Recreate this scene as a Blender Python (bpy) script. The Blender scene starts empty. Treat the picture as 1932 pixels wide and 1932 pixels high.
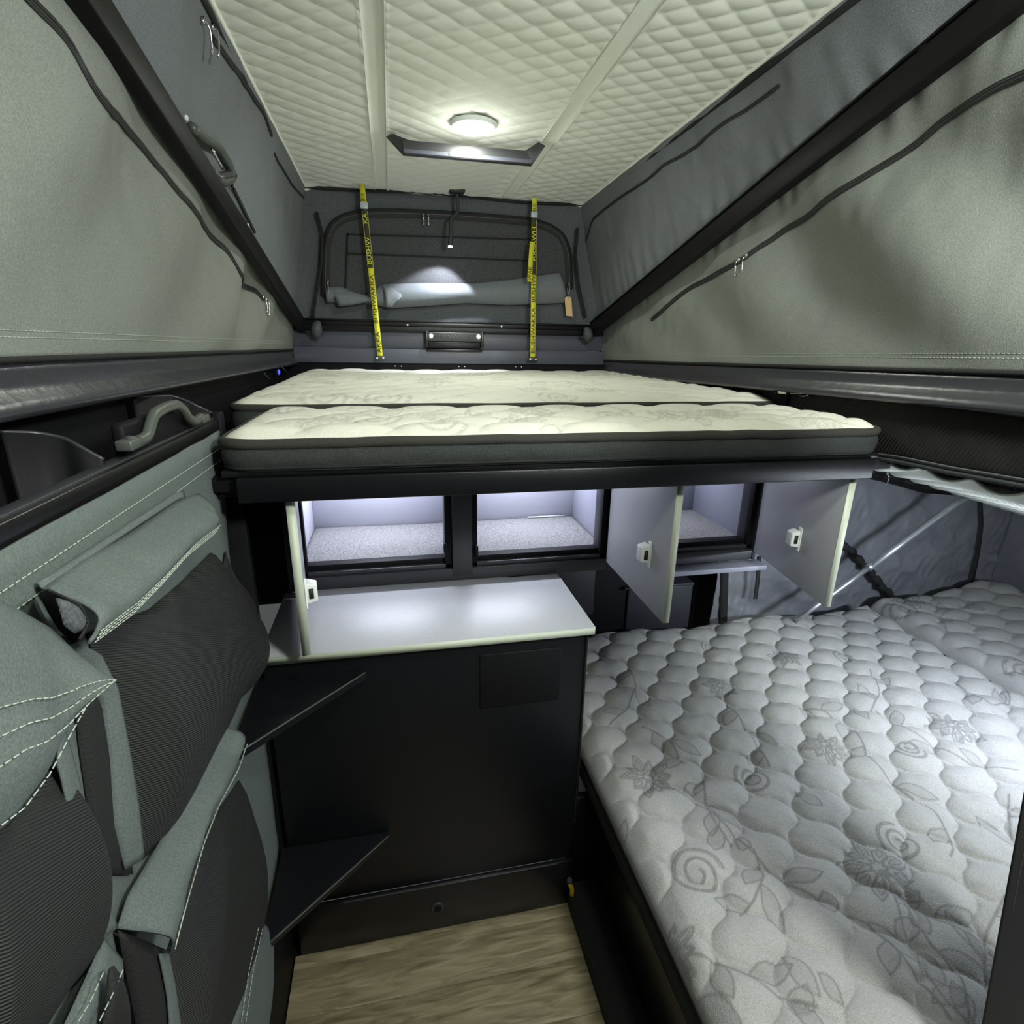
import bpy, bmesh, math, random
import numpy as np
from mathutils import Vector, Matrix
random.seed(4); rng = np.random.RandomState(4)
sc = bpy.context.scene
# ---------------------------------------------------------------- camera
F, CX, CY, H = 1040., 966., 966., 1.6
_dy = np.array([735. - CX, 635. - CY, F]); _t = -(_dy @ _dy) / ((735. - CX) + .018 * (635. - CY))
_vx = np.array([735. - CX + _t, 635. - CY + .018 * _t, F])
_dy /= np.linalg.norm(_dy); _vx /= np.linalg.norm(_vx)
M = np.array([_vx, _dy, np.cross(_vx, _dy)])
cam = bpy.data.cameras.new('camera'); camo = bpy.data.objects.new('camera', cam)
sc.collection.objects.link(camo); sc.camera = camo
R3 = M @ np.diag([1., -1., -1.])
mw = Matrix([list(R3[i]) + [0] for i in range(3)] + [[0, 0, 0, 1]]); mw.translation = (0, 0, H)
camo.matrix_world = mw
cam.sensor_width = 36; cam.lens = F / 1932 * 36; cam.clip_start = .02
# ---------------------------------------------------------------- colour management, world, lights
sc.view_settings.view_transform = 'Standard'; sc.view_settings.look = 'None'
sc.view_settings.gamma = 1; sc.view_settings.use_curve_mapping = False
sc.view_settings.exposure = 0.55
wd = bpy.data.worlds.new('world'); sc.world = wd; wd.use_nodes = True
wd.node_tree.nodes['Background'].inputs[0].default_value = (.55, .62, .6, 1)
wd.node_tree.nodes['Background'].inputs[1].default_value = .09
def alight(name, loc, target, size, power, col, sy=None, shape='RECTANGLE', spread=math.pi):
    l = bpy.data.lights.new(name, 'AREA'); l.shape = shape; l.size = size
    if shape in ('RECTANGLE', 'ELLIPSE'): l.size_y = sy or size
    l.energy = power; l.color = col; l.spread = spread
    o = bpy.data.objects.new(name, l); sc.collection.objects.link(o); o.location = loc
    o.rotation_euler = (Vector(target) - Vector(loc)).to_track_quat('-Z', 'Y').to_euler(); return o
alight('ceiling_lamp_light', (.294, 2.04, 2.228), (.294, 2.04, 0), .1, 2.6, (.95, 1, .86), shape='DISK')
alight('rear_ceiling_lamp_light', (.42, .25, 2.27), (.42, .4, 0), .16, 4.0, (.96, 1, .86), shape='DISK')
alight('slide_out_strip_light', (1.75, .78, 1.0), (1.5, 1.35, .45), .3, 7.5, (.8, .88, 1), sy=.05)
def plight(name, loc, power, col, size=.03):
    l = bpy.data.lights.new(name, 'POINT'); l.energy = power; l.color = col; l.shadow_soft_size = size
    o = bpy.data.objects.new(name, l); sc.collection.objects.link(o); o.location = loc; return o
plight('rear_fill_light', (.75, -.18, 2.06), 68, (.96, 1, .94), .10)  # unseen fill added near the viewer to brighten ceiling and canvas
plight('ceiling_lamp_glow', (.294, 2.04, 2.17), .7, (.97, 1, .9), .03)
for i_, (x_, w_) in enumerate(((-.05, .3), (.41, .3), (.89, .3))):
    alight('locker_strip_light', (x_, 1.78, 1.262), (x_, 1.60, .9), w_, (2., 2., .8)[i_], (.83, .86, 1), sy=.02)
sp = bpy.data.lights.new('reading_spot_light', 'SPOT'); sp.energy = 12; sp.color = (.85, .9, 1); sp.spot_size = math.radians(95)
sp.spot_blend = .35; sp.shadow_soft_size = .01
spo = bpy.data.objects.new('reading_spot_light', sp); sc.collection.objects.link(spo)

# ---------------------------------------------------------------- photo-ray helpers (points on real planes)
def ray(x, y): return M @ np.array([x - CX, y - CY, F])
def onY(x, y, Y): r = ray(x, y); k = Y / r[1]; return np.array([r[0] * k, Y, H + r[2] * k])
def onX(x, y, X): r = ray(x, y); k = X / r[0]; return np.array([X, r[1] * k, H + r[2] * k])
def onZ(x, y, Z): r = ray(x, y); k = (Z - H) / r[2]; return np.array([r[0] * k, r[1] * k, Z])
def onSF(x, y, Xf): return onS(x, y, Xfull(-1 if Xf is XL else 1))
def onS(x, y, Xf):
    X = Xf(1.5, 1.9)
    for _ in range(40):
        p = onX(x, y, X); X = .6 * X + .4 * Xf(p[1], p[2])
    return onX(x, y, X)

# ---------------------------------------------------------------- materials
def mat(name, col, rough=.6, metal=0., emit=None, es=1., bump=None, bs=.2, noise=None, ncol=None, coat=0., spec=.5, sheen=0., vcol=False, wave=None, trans=0.):
    m = bpy.data.materials.new(name); m.use_nodes = True; nt = m.node_tree; b = nt.nodes['Principled BSDF']
    b.inputs['Base Color'].default_value = (*col, 1); b.inputs['Roughness'].default_value = rough
    b.inputs['Metallic'].default_value = metal; b.inputs['Specular IOR Level'].default_value = spec
    b.inputs['Coat Weight'].default_value = coat; b.inputs['Sheen Weight'].default_value = sheen
    tc = nt.nodes.new('ShaderNodeTexCoord')
    if emit: b.inputs['Emission Color'].default_value = (*emit, 1); b.inputs['Emission Strength'].default_value = es
    src = None
    if vcol:
        a = nt.nodes.new('ShaderNodeVertexColor'); a.layer_name = 'print'; src = a.outputs[0]
        nt.links.new(src, b.inputs['Base Color'])
    if noise:
        n = nt.nodes.new('ShaderNodeTexNoise'); n.inputs['Scale'].default_value = noise; n.inputs['Detail'].default_value = 4
        nt.links.new(tc.outputs['Object'], n.inputs['Vector'])
        r = nt.nodes.new('ShaderNodeValToRGB'); r.color_ramp.elements[0].position = .38; r.color_ramp.elements[1].position = .62
        mx = nt.nodes.new('ShaderNodeMix'); mx.data_type = 'RGBA'
        nt.links.new(n.outputs['Fac'], r.inputs[0]); nt.links.new(r.outputs[0], mx.inputs[0])
        c2 = ncol or tuple(c * .7 for c in col)
        mx.inputs[6].default_value = (*c2, 1); mx.inputs[7].default_value = (*col, 1)
        if src:
            mm = nt.nodes.new('ShaderNodeMix'); mm.data_type = 'RGBA'; mm.blend_type = 'MULTIPLY'; mm.inputs[0].default_value = 1
            nt.links.new(src, mm.inputs[6]); nt.links.new(mx.outputs[2], mm.inputs[7]); nt.links.new(mm.outputs[2], b.inputs['Base Color'])
        else: nt.links.new(mx.outputs[2], b.inputs['Base Color'])
    if bump:
        n = nt.nodes.new('ShaderNodeTexNoise'); n.inputs['Scale'].default_value = bump; n.inputs['Detail'].default_value = 5
        nt.links.new(tc.outputs['Object'], n.inputs['Vector'])
        bn = nt.nodes.new('ShaderNodeBump'); bn.inputs['Strength'].default_value = bs; bn.inputs['Distance'].default_value = .004
        nt.links.new(n.outputs['Fac'], bn.inputs['Height']); nt.links.new(bn.outputs[0], b.inputs['Normal'])
        if wave:
            mp = nt.nodes.new('ShaderNodeMapping'); mp.inputs['Rotation'].default_value = wave[1]
            w = nt.nodes.new('ShaderNodeTexWave'); w.inputs['Scale'].default_value = wave[0]; w.inputs['Distortion'].default_value = wave[2]
            w.inputs['Detail Scale'].default_value = 2; w.bands_direction = 'Z'
            nt.links.new(tc.outputs['Object'], mp.inputs[0]); nt.links.new(mp.outputs[0], w.inputs[0])
            b2 = nt.nodes.new('ShaderNodeBump'); b2.inputs['Strength'].default_value = .6; b2.inputs['Distance'].default_value = .003
            nt.links.new(w.outputs['Fac'], b2.inputs['Height']); nt.links.new(bn.outputs[0], b2.inputs['Normal']); nt.links.new(b2.outputs[0], b.inputs['Normal'])
            r = nt.nodes.new('ShaderNodeMix'); r.data_type = 'RGBA'; r.inputs[6].default_value = (*[c * .82 for c in col], 1); r.inputs[7].default_value = (*[c * 1.2 for c in col], 1)
            nt.links.new(w.outputs['Fac'], r.inputs[0]); nt.links.new(r.outputs[2], b.inputs['Base Color'])
    return m
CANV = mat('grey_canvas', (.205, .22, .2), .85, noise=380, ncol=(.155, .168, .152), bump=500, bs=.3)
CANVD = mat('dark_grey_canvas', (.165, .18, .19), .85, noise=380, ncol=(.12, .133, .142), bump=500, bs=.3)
CANVB = mat('charcoal_canvas', (.10, .11, .12), .9, noise=300, ncol=(.06, .068, .075), bump=400, bs=.3)
WINDM = mat('window_screen_mesh', (.06, .062, .066), .85, noise=260, ncol=(.032, .034, .037), bump=300, bs=.3)
CANVP = mat('sage_grey_canvas', (.11, .134, .125), .85, noise=420, ncol=(.08, .098, .093), bump=500, bs=.3)
VINYL = mat('silvery_vinyl', (.2, .205, .225), .33, bump=22, bs=1., noise=7, ncol=(.16, .165, .185), spec=.7)
QUILT = mat('quilted_liner', (.83, .86, .78), .8, bump=500, bs=.12)
BLK = mat('black_gloss', (.006, .006, .0065), .3, bump=250, bs=.06)
BLKM = mat('black_satin', (.006, .006, .007), .6, bump=200, bs=.1, spec=.15)
ARMM = mat('arm_black', (.004, .004, .004), .5, bump=150, bs=.1, spec=.2)
GLOSS = mat('gloss_skirt_black', (.028, .028, .034), .3, bump=40, bs=.25, spec=.8)
BLKS = mat('black_powder_coat', (.005, .0053, .0065), .34, bump=600, bs=.15, spec=.35)
BLKC = mat('black_webbing', (.007, .0075, .0075), .8, bump=500, bs=.3)
BRG = mat('greyblue_sheet', (.075, .08, .105), .4, bump=200, bs=.05)
FRM = mat('charcoal_frame', (.03, .031, .038), .4, bump=400, bs=.08)
GREY = mat('grey_laminate', (.42, .43, .45), .42, bump=700, bs=.05, noise=500, ncol=(.37, .38, .4))
EDGE = mat('pale_edge_band', (.5, .54, .43), .5)
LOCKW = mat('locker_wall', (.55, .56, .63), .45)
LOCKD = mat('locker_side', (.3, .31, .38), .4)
CARP = mat('speckled_carpet', (.3, .3, .3), .95, noise=260, ncol=(.15, .15, .15), bump=260, bs=.9)
WHT = mat('white_plastic', (.75, .78, .75), .35)
MSIDE = mat('black_green_border', (.024, .029, .028), .85, noise=220, ncol=(.015, .019, .018), bump=300, bs=.3)
MTAPE = mat('brown_black_tape', (.028, .028, .023), .9, bump=500, bs=.4)
MTOP = mat('cream_damask', (.72, .71, .635), .85, noise=330, ncol=(.66, .65, .575), bump=350, bs=.35, vcol=True)
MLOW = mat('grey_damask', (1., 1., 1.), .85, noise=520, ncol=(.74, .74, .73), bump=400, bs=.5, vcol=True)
STEEL = mat('bright_steel', (.62, .62, .6), .25, 1.)
ALU = mat('brushed_aluminium', (.62, .64, .68), .35, .9)
ZIPM = mat('zip_black', (.013, .014, .013), .55, bump=900, bs=.5)
YEL = mat('yellow_webbing', (.62, .6, .025), .7, bump=600, bs=.3)
STRB = mat('black_strap', (.03, .032, .02), .7, bump=600, bs=.3)
INK = mat('black_ink', (.012, .012, .01), .6)
YINK = mat('yellow_ink', (.62, .62, .05), .6)
BUCK = mat('grey_buckle', (.4, .43, .46), .4)
RUB = mat('grey_rubber', (.055, .06, .065), .6)
DPLA = mat('dark_plastic', (.03, .031, .033), .4)
GPLA = mat('greygreen_plastic', (.06, .068, .06), .42)
TAN = mat('tan_card', (.62, .42, .2), .7)
STITCH = mat('pale_thread', (.36, .41, .35), .8)
MESH = mat('black_net', (.015, .016, .0155), .7, bump=400, bs=.3, wave=(105, (.5, 0, 0), .4))
MESHD = mat('dark_net', (.007, .0075, .0075), .8, bump=300, bs=.4)
NET = mat('ribbed_net', (.02, .02, .017), .7, bump=300, bs=.3, wave=(42, (1.0, 0, 0), .5))
LAMP = mat('lamp_diffuser', (1, 1, 1), .4, emit=(1, .98, 1), es=14)
LEDW = mat('led_tip', (1, 1, 1), .4, emit=(.95, .97, 1), es=25)
LEDB = mat('blue_led', (.02, .02, .4), .4, emit=(.03, .04, 1), es=3)
LEDS = mat('led_strip', (1, 1, 1), .4, emit=(.8, .85, 1), es=4)
def wood():
    m = bpy.data.materials.new('oak_vinyl'); m.use_nodes = True; nt = m.node_tree; b = nt.nodes['Principled BSDF']
    tc = nt.nodes.new('ShaderNodeTexCoord'); mp = nt.nodes.new('ShaderNodeMapping'); mp.inputs['Scale'].default_value = (3, 22, 1)
    oi = nt.nodes.new('ShaderNodeObjectInfo'); ad = nt.nodes.new('ShaderNodeVectorMath')
    n = nt.nodes.new('ShaderNodeTexNoise'); n.inputs['Scale'].default_value = 2.2; n.inputs['Detail'].default_value = 8; n.inputs['Distortion'].default_value = 1.2
    r = nt.nodes.new('ShaderNodeValToRGB'); e = r.color_ramp.elements
    e[0].position = .3; e[0].color = (.11, .085, .048, 1); e[1].position = .7; e[1].color = (.3, .26, .17, 1)
    k = r.color_ramp.elements.new(.5); k.color = (.2, .17, .10, 1)
    nt.links.new(tc.outputs['Object'], ad.inputs[0]); nt.links.new(oi.outputs['Random'], ad.inputs[1])
    nt.links.new(ad.outputs[0], mp.inputs[0]); nt.links.new(mp.outputs[0], n.inputs['Vector']); nt.links.new(n.outputs['Fac'], r.inputs[0]); nt.links.new(r.outputs[0], b.inputs['Base Color'])
    b.inputs['Roughness'].default_value = .5
    bn = nt.nodes.new('ShaderNodeBump'); bn.inputs['Strength'].default_value = .3; bn.inputs['Distance'].default_value = .002
    nt.links.new(n.outputs['Fac'], bn.inputs['Height']); nt.links.new(bn.outputs[0], b.inputs['Normal'])
    return m
WOOD = wood()

# ---------------------------------------------------------------- builders
ORG = {}
def link(o): sc.collection.objects.link(o); return o
def tag(o, label=None, cat=None, group=None, kind=None):
    if label: o['label'] = label
    if cat: o['category'] = cat
    if group: o['group'] = group
    if kind: o['kind'] = kind
    return o
def struct(o, label=None, cat='structure'): return tag(o, label, cat, None, 'structure')
def thing(name, loc, label=None, cat=None, group=None, kind=None):
    o = link(bpy.data.objects.new(name, None)); o.location = tuple(map(float, loc)); o.empty_display_size = .05
    ORG[o] = np.array(loc, float); return tag(o, label, cat, group, kind)
def mk(name, V, Fc, m, parent=None, smooth=False, solid=0., bevel=0.):
    V = np.asarray(V, float).reshape(-1, 3)
    if parent is None: off = np.array([V[:, 0].mean(), V[:, 1].mean(), V[:, 2].min()])
    else: off = ORG[parent]
    me = bpy.data.meshes.new(name)
    Fa = np.asarray(Fc) if not isinstance(Fc, np.ndarray) and len({len(f) for f in Fc}) == 1 else Fc
    if isinstance(Fa, np.ndarray):
        n = len(Fa); k = Fa.shape[1]
        me.vertices.add(len(V)); me.vertices.foreach_set('co', (V - off).astype(np.float32).ravel())
        me.loops.add(n * k); me.loops.foreach_set('vertex_index', Fa.astype(np.int32).ravel())
        me.polygons.add(n); me.polygons.foreach_set('loop_start', np.arange(0, n * k, k, dtype=np.int32))
        me.polygons.foreach_set('loop_total', np.full(n, k, dtype=np.int32)); me.update(calc_edges=True)
    else: me.from_pydata([tuple(v) for v in V - off], [], [tuple(int(i) for i in f) for f in Fc])
    me.validate()
    if smooth: me.polygons.foreach_set('use_smooth', np.ones(len(me.polygons), dtype=bool))
    me.materials.append(m)
    o = link(bpy.data.objects.new(name, me)); ORG[o] = off
    if parent is None: o.location = tuple(off)
    else: o.parent = parent
    if solid: s = o.modifiers.new('thick', 'SOLIDIFY'); s.thickness = solid; s.offset = 0
    if bevel: s = o.modifiers.new('bevel', 'BEVEL'); s.width = bevel; s.segments = 2; s.limit_method = 'ANGLE'
    return o
BF = [(0, 3, 2, 1), (4, 5, 6, 7), (0, 1, 5, 4), (1, 2, 6, 5), (2, 3, 7, 6), (3, 0, 4, 7)]
def bxv(a, b):
    (x0, y0, z0), (x1, y1, z1) = a, b
    return np.array([(x0, y0, z0), (x1, y0, z0), (x1, y1, z0), (x0, y1, z0), (x0, y0, z1), (x1, y0, z1), (x1, y1, z1), (x0, y1, z1)], float)
def box(name, a, b, m, parent=None, bevel=.002): return mk(name, bxv(a, b), BF, m, parent, bevel=bevel)
def join(parts):
    V = []; Fc = []; n = 0
    for v, f in parts:
        v = np.asarray(v, float).reshape(-1, 3); V.append(v); Fc += [tuple(int(i) + n for i in q) for q in f]; n += len(v)
    return np.vstack(V), Fc
def multibox(name, bs, m, parent=None, bevel=.0015):
    V, Fc = join([(bxv(a, b), BF) for a, b in bs]); return mk(name, V, Fc, m, parent, bevel=bevel)
def gridf(nv, nu):
    i = np.arange(nv - 1)[:, None] * nu + np.arange(nu - 1)[None, :]; i = i.ravel()
    return np.stack([i, i + 1, i + 1 + nu, i + nu], 1)
def grid(name, P, m, parent=None, solid=.002, smooth=True):
    return mk(name, P.reshape(-1, 3), gridf(*P.shape[:2]), m, parent, smooth, solid)
def resample(P, n):
    P = np.asarray(P, float); d = np.r_[0, np.cumsum(np.linalg.norm(np.diff(P, axis=0), axis=1))]
    t = np.linspace(0, d[-1], n); return np.stack([np.interp(t, d, P[:, k]) for k in range(P.shape[1])], 1)
def smoothp(P, n, it=3):
    P = resample(P, n)
    for _ in range(it): P[1:-1] = .25 * P[:-2] + .5 * P[1:-1] + .25 * P[2:]
    return P
def tubev(P, r, n=8, sq=1., nrm=None):
    P = np.asarray(P, float); T = np.gradient(P, axis=0); T /= np.linalg.norm(T, axis=1)[:, None] + 1e-12
    up = np.array(nrm if nrm is not None else (0, 0, 1.)); rs = np.broadcast_to(r, (len(P),))
    S = np.cross(T, up); bad = np.linalg.norm(S, axis=1) < 1e-3; S[bad] = np.cross(T[bad], (1, .1, 0)); S /= np.linalg.norm(S, axis=1)[:, None]
    U = np.cross(S, T); a = np.linspace(0, 2 * math.pi, n, endpoint=False)
    V = (P[:, None] + rs[:, None, None] * (np.cos(a)[None, :, None] * S[:, None] + sq * np.sin(a)[None, :, None] * U[:, None])).reshape(-1, 3)
    Fc = [(i * n + j, i * n + (j + 1) % n, (i + 1) * n + (j + 1) % n, (i + 1) * n + j) for i in range(len(P) - 1) for j in range(n)]
    Fc += [tuple(range(n))[::-1], tuple((len(P) - 1) * n + j for j in range(n))]
    return V, Fc
def tube(name, P, r, m, parent=None, n=8, sq=1., nrm=None, smooth=True):
    V, Fc = tubev(P, r, n, sq, nrm); return mk(name, V, Fc, m, parent, smooth)
def stitches(P, r, m, parent, n=60):           # short raised thread dashes along a seam
    P = np.asarray(P, float); L = np.linalg.norm(np.diff(P, axis=0), axis=1).sum(); k = max(int(L / .0085), 2); Q = resample(P, k * 4 + 1)
    V, Fc = join([tubev(Q[i * 4:i * 4 + 4], min(r, .0007), 4, nrm=(1, 0, .01)) for i in range(k)])
    return mk('stitching', V, Fc, m, parent)
def ribbon(name, P, w, t, nrm, m, parent=None):          # flat band, width w, thickness t, facing nrm
    P = np.asarray(P, float); T = np.gradient(P, axis=0); T /= np.linalg.norm(T, axis=1)[:, None]
    N = np.broadcast_to(np.array(nrm, float), P.shape); S = np.cross(T, N); S /= np.linalg.norm(S, axis=1)[:, None]; N = np.cross(S, T)
    w = np.broadcast_to(w, (len(P),))[:, None]
    V = np.stack([P - S * w / 2 - N * t / 2, P + S * w / 2 - N * t / 2, P + S * w / 2 + N * t / 2, P - S * w / 2 + N * t / 2], 1).reshape(-1, 3)
    Fc = [(i * 4 + j, i * 4 + (j + 1) % 4, (i + 1) * 4 + (j + 1) % 4, (i + 1) * 4 + j) for i in range(len(P) - 1) for j in range(4)]
    Fc += [(0, 1, 2, 3), tuple((len(P) - 1) * 4 + j for j in (3, 2, 1, 0))]
    return mk(name, V, Fc, m, parent)
def cylv(c, ax, r, h, n=20, r2=None):
    ax = np.array(ax, float); ax /= np.linalg.norm(ax); c = np.array(c, float)
    return tubev(np.array([c, c + ax * h]), np.array([r, r if r2 is None else r2]), n, nrm=(0, 0, 1.) if abs(ax[2]) < .9 else (1., 0, 0))
def cyl(name, c, ax, r, h, m, parent=None, n=20, r2=None, bevel=0.):
    V, Fc = cylv(c, ax, r, h, n, r2); return mk(name, V, Fc, m, parent, bevel=bevel)
def vnoise(x, y, seed=0):
    r = np.random.RandomState(seed).rand(64, 64); xi = np.floor(x).astype(int); yi = np.floor(y).astype(int)
    fx = x - xi; fy = y - yi; fx = fx * fx * (3 - 2 * fx); fy = fy * fy * (3 - 2 * fy)
    g = lambda a, b: r[a % 64, b % 64]
    return (g(xi, yi) * (1 - fx) + g(xi + 1, yi) * fx) * (1 - fy) + (g(xi, yi + 1) * (1 - fx) + g(xi + 1, yi + 1) * fx) * fy - .5
def loft(name, A, B, m, parent=None, n=24, k=12, bulge=0., nrm=(1, 0, 0), solid=.002, wr=.0, seed=1, prof=None):
    A = resample(A, n); B = resample(B, n); t = np.linspace(0, 1, k)[:, None, None]; s = np.linspace(0, 1, n)[None, :, None]
    P = A[None] * (1 - t) + B[None] * t
    pr = np.sin(math.pi * t) ** .7 if prof is None else prof(t)
    edge = np.clip(np.sin(math.pi * s) * 3, 0, 1) if prof is None else 1.
    w = wr * (vnoise(P[..., 1] * 26, P[..., 2] * 14, seed) * 1.4 + vnoise(P[..., 1] * 60 + P[..., 2] * 40, P[..., 2] * 30, seed + 1) * .5)[..., None] * np.sin(math.pi * t)
    P = P + np.array(nrm, float)[None, None] * (bulge * pr * edge + w)
    return grid(name, P, m, parent, solid)
def text(name, body, size, loc, xax, nrm, m, parent, squash=1., ext=.0004, mirror=False):
    c = bpy.data.curves.new(name, 'FONT'); c.body = body; c.size = size; c.extrude = ext; c.align_x = 'LEFT'; c.align_y = 'CENTER'
    c.resolution_u = 2; o = bpy.data.objects.new(name, c); link(o); bpy.context.view_layer.update()
    me = bpy.data.meshes.new_from_object(o.evaluated_get(bpy.context.evaluated_depsgraph_get()))
    bpy.data.objects.remove(o); bpy.data.curves.remove(c)
    x = np.array(xax, float); x /= np.linalg.norm(x); z = np.array(nrm, float); z -= x * (z @ x); z /= np.linalg.norm(z); y = np.cross(z, x)
    V = np.array([v.co[:] for v in me.vertices]); 
    if len(V): V[:, 0] -= V[:, 0].min()
    L = V[:, 0].max() if len(V) else 1
    if mirror: V[:, 0] = L - V[:, 0]
    W = np.array(loc) + V[:, :1] * squash * x + V[:, 1:2] * y + V[:, 2:3] * z
    Fc = [tuple(p.vertices) for p in me.polygons]; bpy.data.meshes.remove(me)
    return mk(name, W, Fc, m, parent), L * squash

# ================================================================ SETTING
YW = 2.86                                       # front canvas plane
XLb, XRb = -.447, 1.088
zc = lambda Y: 2.233 + (2.888 - Y) * .033
# rails (lines in the side walls)
rl0, rl1 = onX(180, 0, -.433), onY(567, 608, 2.86); rr0, rr1 = onX(1868, 22, 1.08), onY(1118, 620, 2.86)
def railz(Y, a, b): return a[2] + (Y - a[1]) / (b[1] - a[1]) * (b[2] - a[2])
zbL = lambda Y: 1.532 + (Y - 2.888) / (.777 - 2.888) * .032
zbR = lambda Y: 1.497 + (Y - 2.888) / (.787 - 2.888) * .058
def XL(Y, z):
    zr = railz(Y, rl0, rl1); zt = zc(Y)
    if z < zr: return -.452 + np.clip((z - zbL(Y)) / (zr - zbL(Y)), 0, 1) * .02
    return -.432 + np.clip((z - zr) / max(zt - zr, .02), 0, 1) * .094
def XR(Y, z):
    zr = railz(Y, rr0, rr1); zt = zc(Y)
    if z < zr: return 1.095 - np.clip((z - zbR(Y)) / (zr - zbR(Y)), 0, 1) * .015
    return 1.08 - np.clip((z - zr) / max(zt - zr, .02), 0, 1) * .134
def folds(Y, z, side, up):
    if up: f = .022 * vnoise(Y * 5, z * 3, 3) + .012 * vnoise(Y * 11 + z * 3, z * 4, 5)
    else:
        f = .040 * np.sin((Y * .85 - z * 1.1) * 15 + 2.2 * vnoise(Y * 2, z * 2, 7)) * (.5 + vnoise(Y * 2 + 9, z * 2, 8)) if side < 0 else \
            (.026) * np.sin((Y * .75 - z * 1.1) * 15 + 2.4 * vnoise(Y * 2, z * 2, 9)) * (.6 + vnoise(Y * 2 + 3, z * 2, 11))
        f = f + .034 * vnoise(Y * 3, z * 3, 12) + .008 * vnoise(Y * 9 + z * 6, z * 5, 14)
    return f
def disp(side, up, Yg, Zg, t):
    w = np.sin(math.pi * np.clip(t, 0, 1)) ** .8; d = folds(Yg, Zg, side, up) * w * np.clip((2.9 - Yg) / .9, .12, 1)
    if not up: d = d * np.clip((1 - t) / .22, 0, 1) ** .5
    if side > 0:                         # short gathers around the rail
        near = np.exp(-((1 - t) / .13) ** 2) if not up else np.exp(-(t / .3) ** 2)
        d = d + .006 * near * np.sin(Yg * 75 + 4 * vnoise(Yg * 9, Zg * 4, 2)) * (.6 + vnoise(Yg * 6, Zg, 21))
    return d + .004 * w * vnoise(Yg * 25, Zg * 18, 31) + .004
def Xfull(side):
    Xf, a, b, zb = (XL, rl0, rl1, zbL) if side < 0 else (XR, rr0, rr1, zbR)
    def f(Y, z):
        zr = min(railz(Y, a, b), zc(Y) - .03); up = z > zr
        lo, hi = (zb(Y) + .003, zr) if not up else (zr, zc(Y) + .012)
        t = np.array([np.clip((z - lo) / max(hi - lo, .01), 0, 1)]); d = disp(side, up, np.array([Y]), np.array([z]), t)[0]
        return Xf(Y, z) - side * d
    return f
def canvas_side(side, name, label):
    Xf, a, b, zb = (XL, rl0, rl1, zbL) if side < 0 else (XR, rr0, rr1, zbR)
    root = thing(name, (Xf(1.6, 1.6), 1.6, 1.5)); struct(root, label, 'wall')
    Ys = np.linspace(.35, 2.885, 300)
    for up in (0, 1):
        t = np.linspace(0, 1, 90); Yg = np.repeat(Ys[None], 90, 0); Zg = np.zeros_like(Yg)
        for j, Y in enumerate(Ys):
            zr = min(railz(Y, a, b), zc(Y) - .03)
            lo, hi = (zb(Y) + .003, zr) if not up else (zr, zc(Y) + .012)
            Zg[:, j] = lo + (hi - lo) * t
        Xg = np.vectorize(Xf)(Yg, Zg)
        d = disp(side, up, Yg, Zg, np.repeat(t[:, None], len(Ys), 1))
        P = np.stack([Xg - side * d, Yg, Zg], -1)
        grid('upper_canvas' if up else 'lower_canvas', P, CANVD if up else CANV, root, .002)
    # hem stitching above the base
    ys = np.linspace(.7, 2.75, 90)
    for dz in (.028, .036):
        stitches(np.array([[Xfull(side)(y, zb(y) + dz) - side * .0015, y, zb(y) + dz] for y in ys]), .0007, STITCH, root)
    return root, Xf
wL, _ = canvas_side(-1, 'wall_left', 'grey canvas tent wall on the left above the shelf bin')
wR, _ = canvas_side(1, 'wall_right', 'grey canvas tent wall on the right with a long curved zip')
def zipline(px, Xf, side, parent, w=.016):
    F_ = Xfull(side); P = np.array([onS(x, y, F_) for x, y in px]); P = smoothp(P, len(px) * 8, 6)
    P[:, 0] = [F_(p[1], p[2]) for p in P]
    N = np.array([(-side, 0, 0.)] * len(P)); P = P + N * .003
    z = ribbon('zipper', P, w, .003, (-side, 0, 0), ZIPM, parent)
    for s in (-1, 1): tube('coil_edge', P + N * .002 + np.array([0, 0, s * .0028]), .0013, DPLA, z, 5)
    return P
def pull(p, side, parent, L=.045, lean=0.):
    p = np.array(p, float); n = np.array([-side, 0, 0.]) if side else np.array([0, -1., 0])
    V, Fc = join([cylv(p + n * .006 + np.array([0, 0, .006]), (0, 0, -1), .0045, .012, 8),
                  tubev(smoothp([p + n * .01, p + n * .018 + np.array([0, lean * .3, -.008]), p + n * .015 + np.array([0, lean, -L])], 8, 1), .0022, 6),
                  cylv(p + n * .012 + np.array([0, lean, -L]), n, .0045, .004, 10)])
    return mk('zipper_pull', V, Fc, STEEL, parent, True)
s_ = lambda L, o, k: [(o[0] + x / k, o[1] + y / k) for x, y in L]
zipline([(30, -25), (50, 0), (100, 45), (140, 95), (155, 140), (185, 185), (215, 215), (262, 270), (310, 330), (333, 362), (375, 410), (392, 440), (430, 475), (450, 515), (485, 550), (495, 566)], XL, -1, wL)
pull(onSF(493, 560, XL), -1, wL, .05); pull(onSF(498, 566, XL), -1, wL, .05, -.01)
zipline([(398, 70), (402, 76), (428, 112), (457, 152), (482, 192), (502, 225), (511, 254)], XL, -1, wL)
zipline([(516, 290), (533, 322), (551, 351), (572, 373)], XL, -1, wL, .008)
zipline([(583, 400), (590, 430), (592, 460), (587, 496), (580, 530)], XL, -1, wL, .008)
pull(onSF(377, 38, XL), -1, wL, .05, .01); pull(onSF(395, 50, XL), -1, wL, .055, -.01)
zipline([(1990, 120), (1932, 142), (1890, 160), (1840, 190), (1780, 228), (1735, 270), (1680, 306), (1621, 342), (1566, 374), (1525, 409), (1484, 431), (1429, 470), (1392, 498), (1347, 520), (1306, 541), (1255, 582), (1230, 603)], XR, 1, wR)
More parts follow.
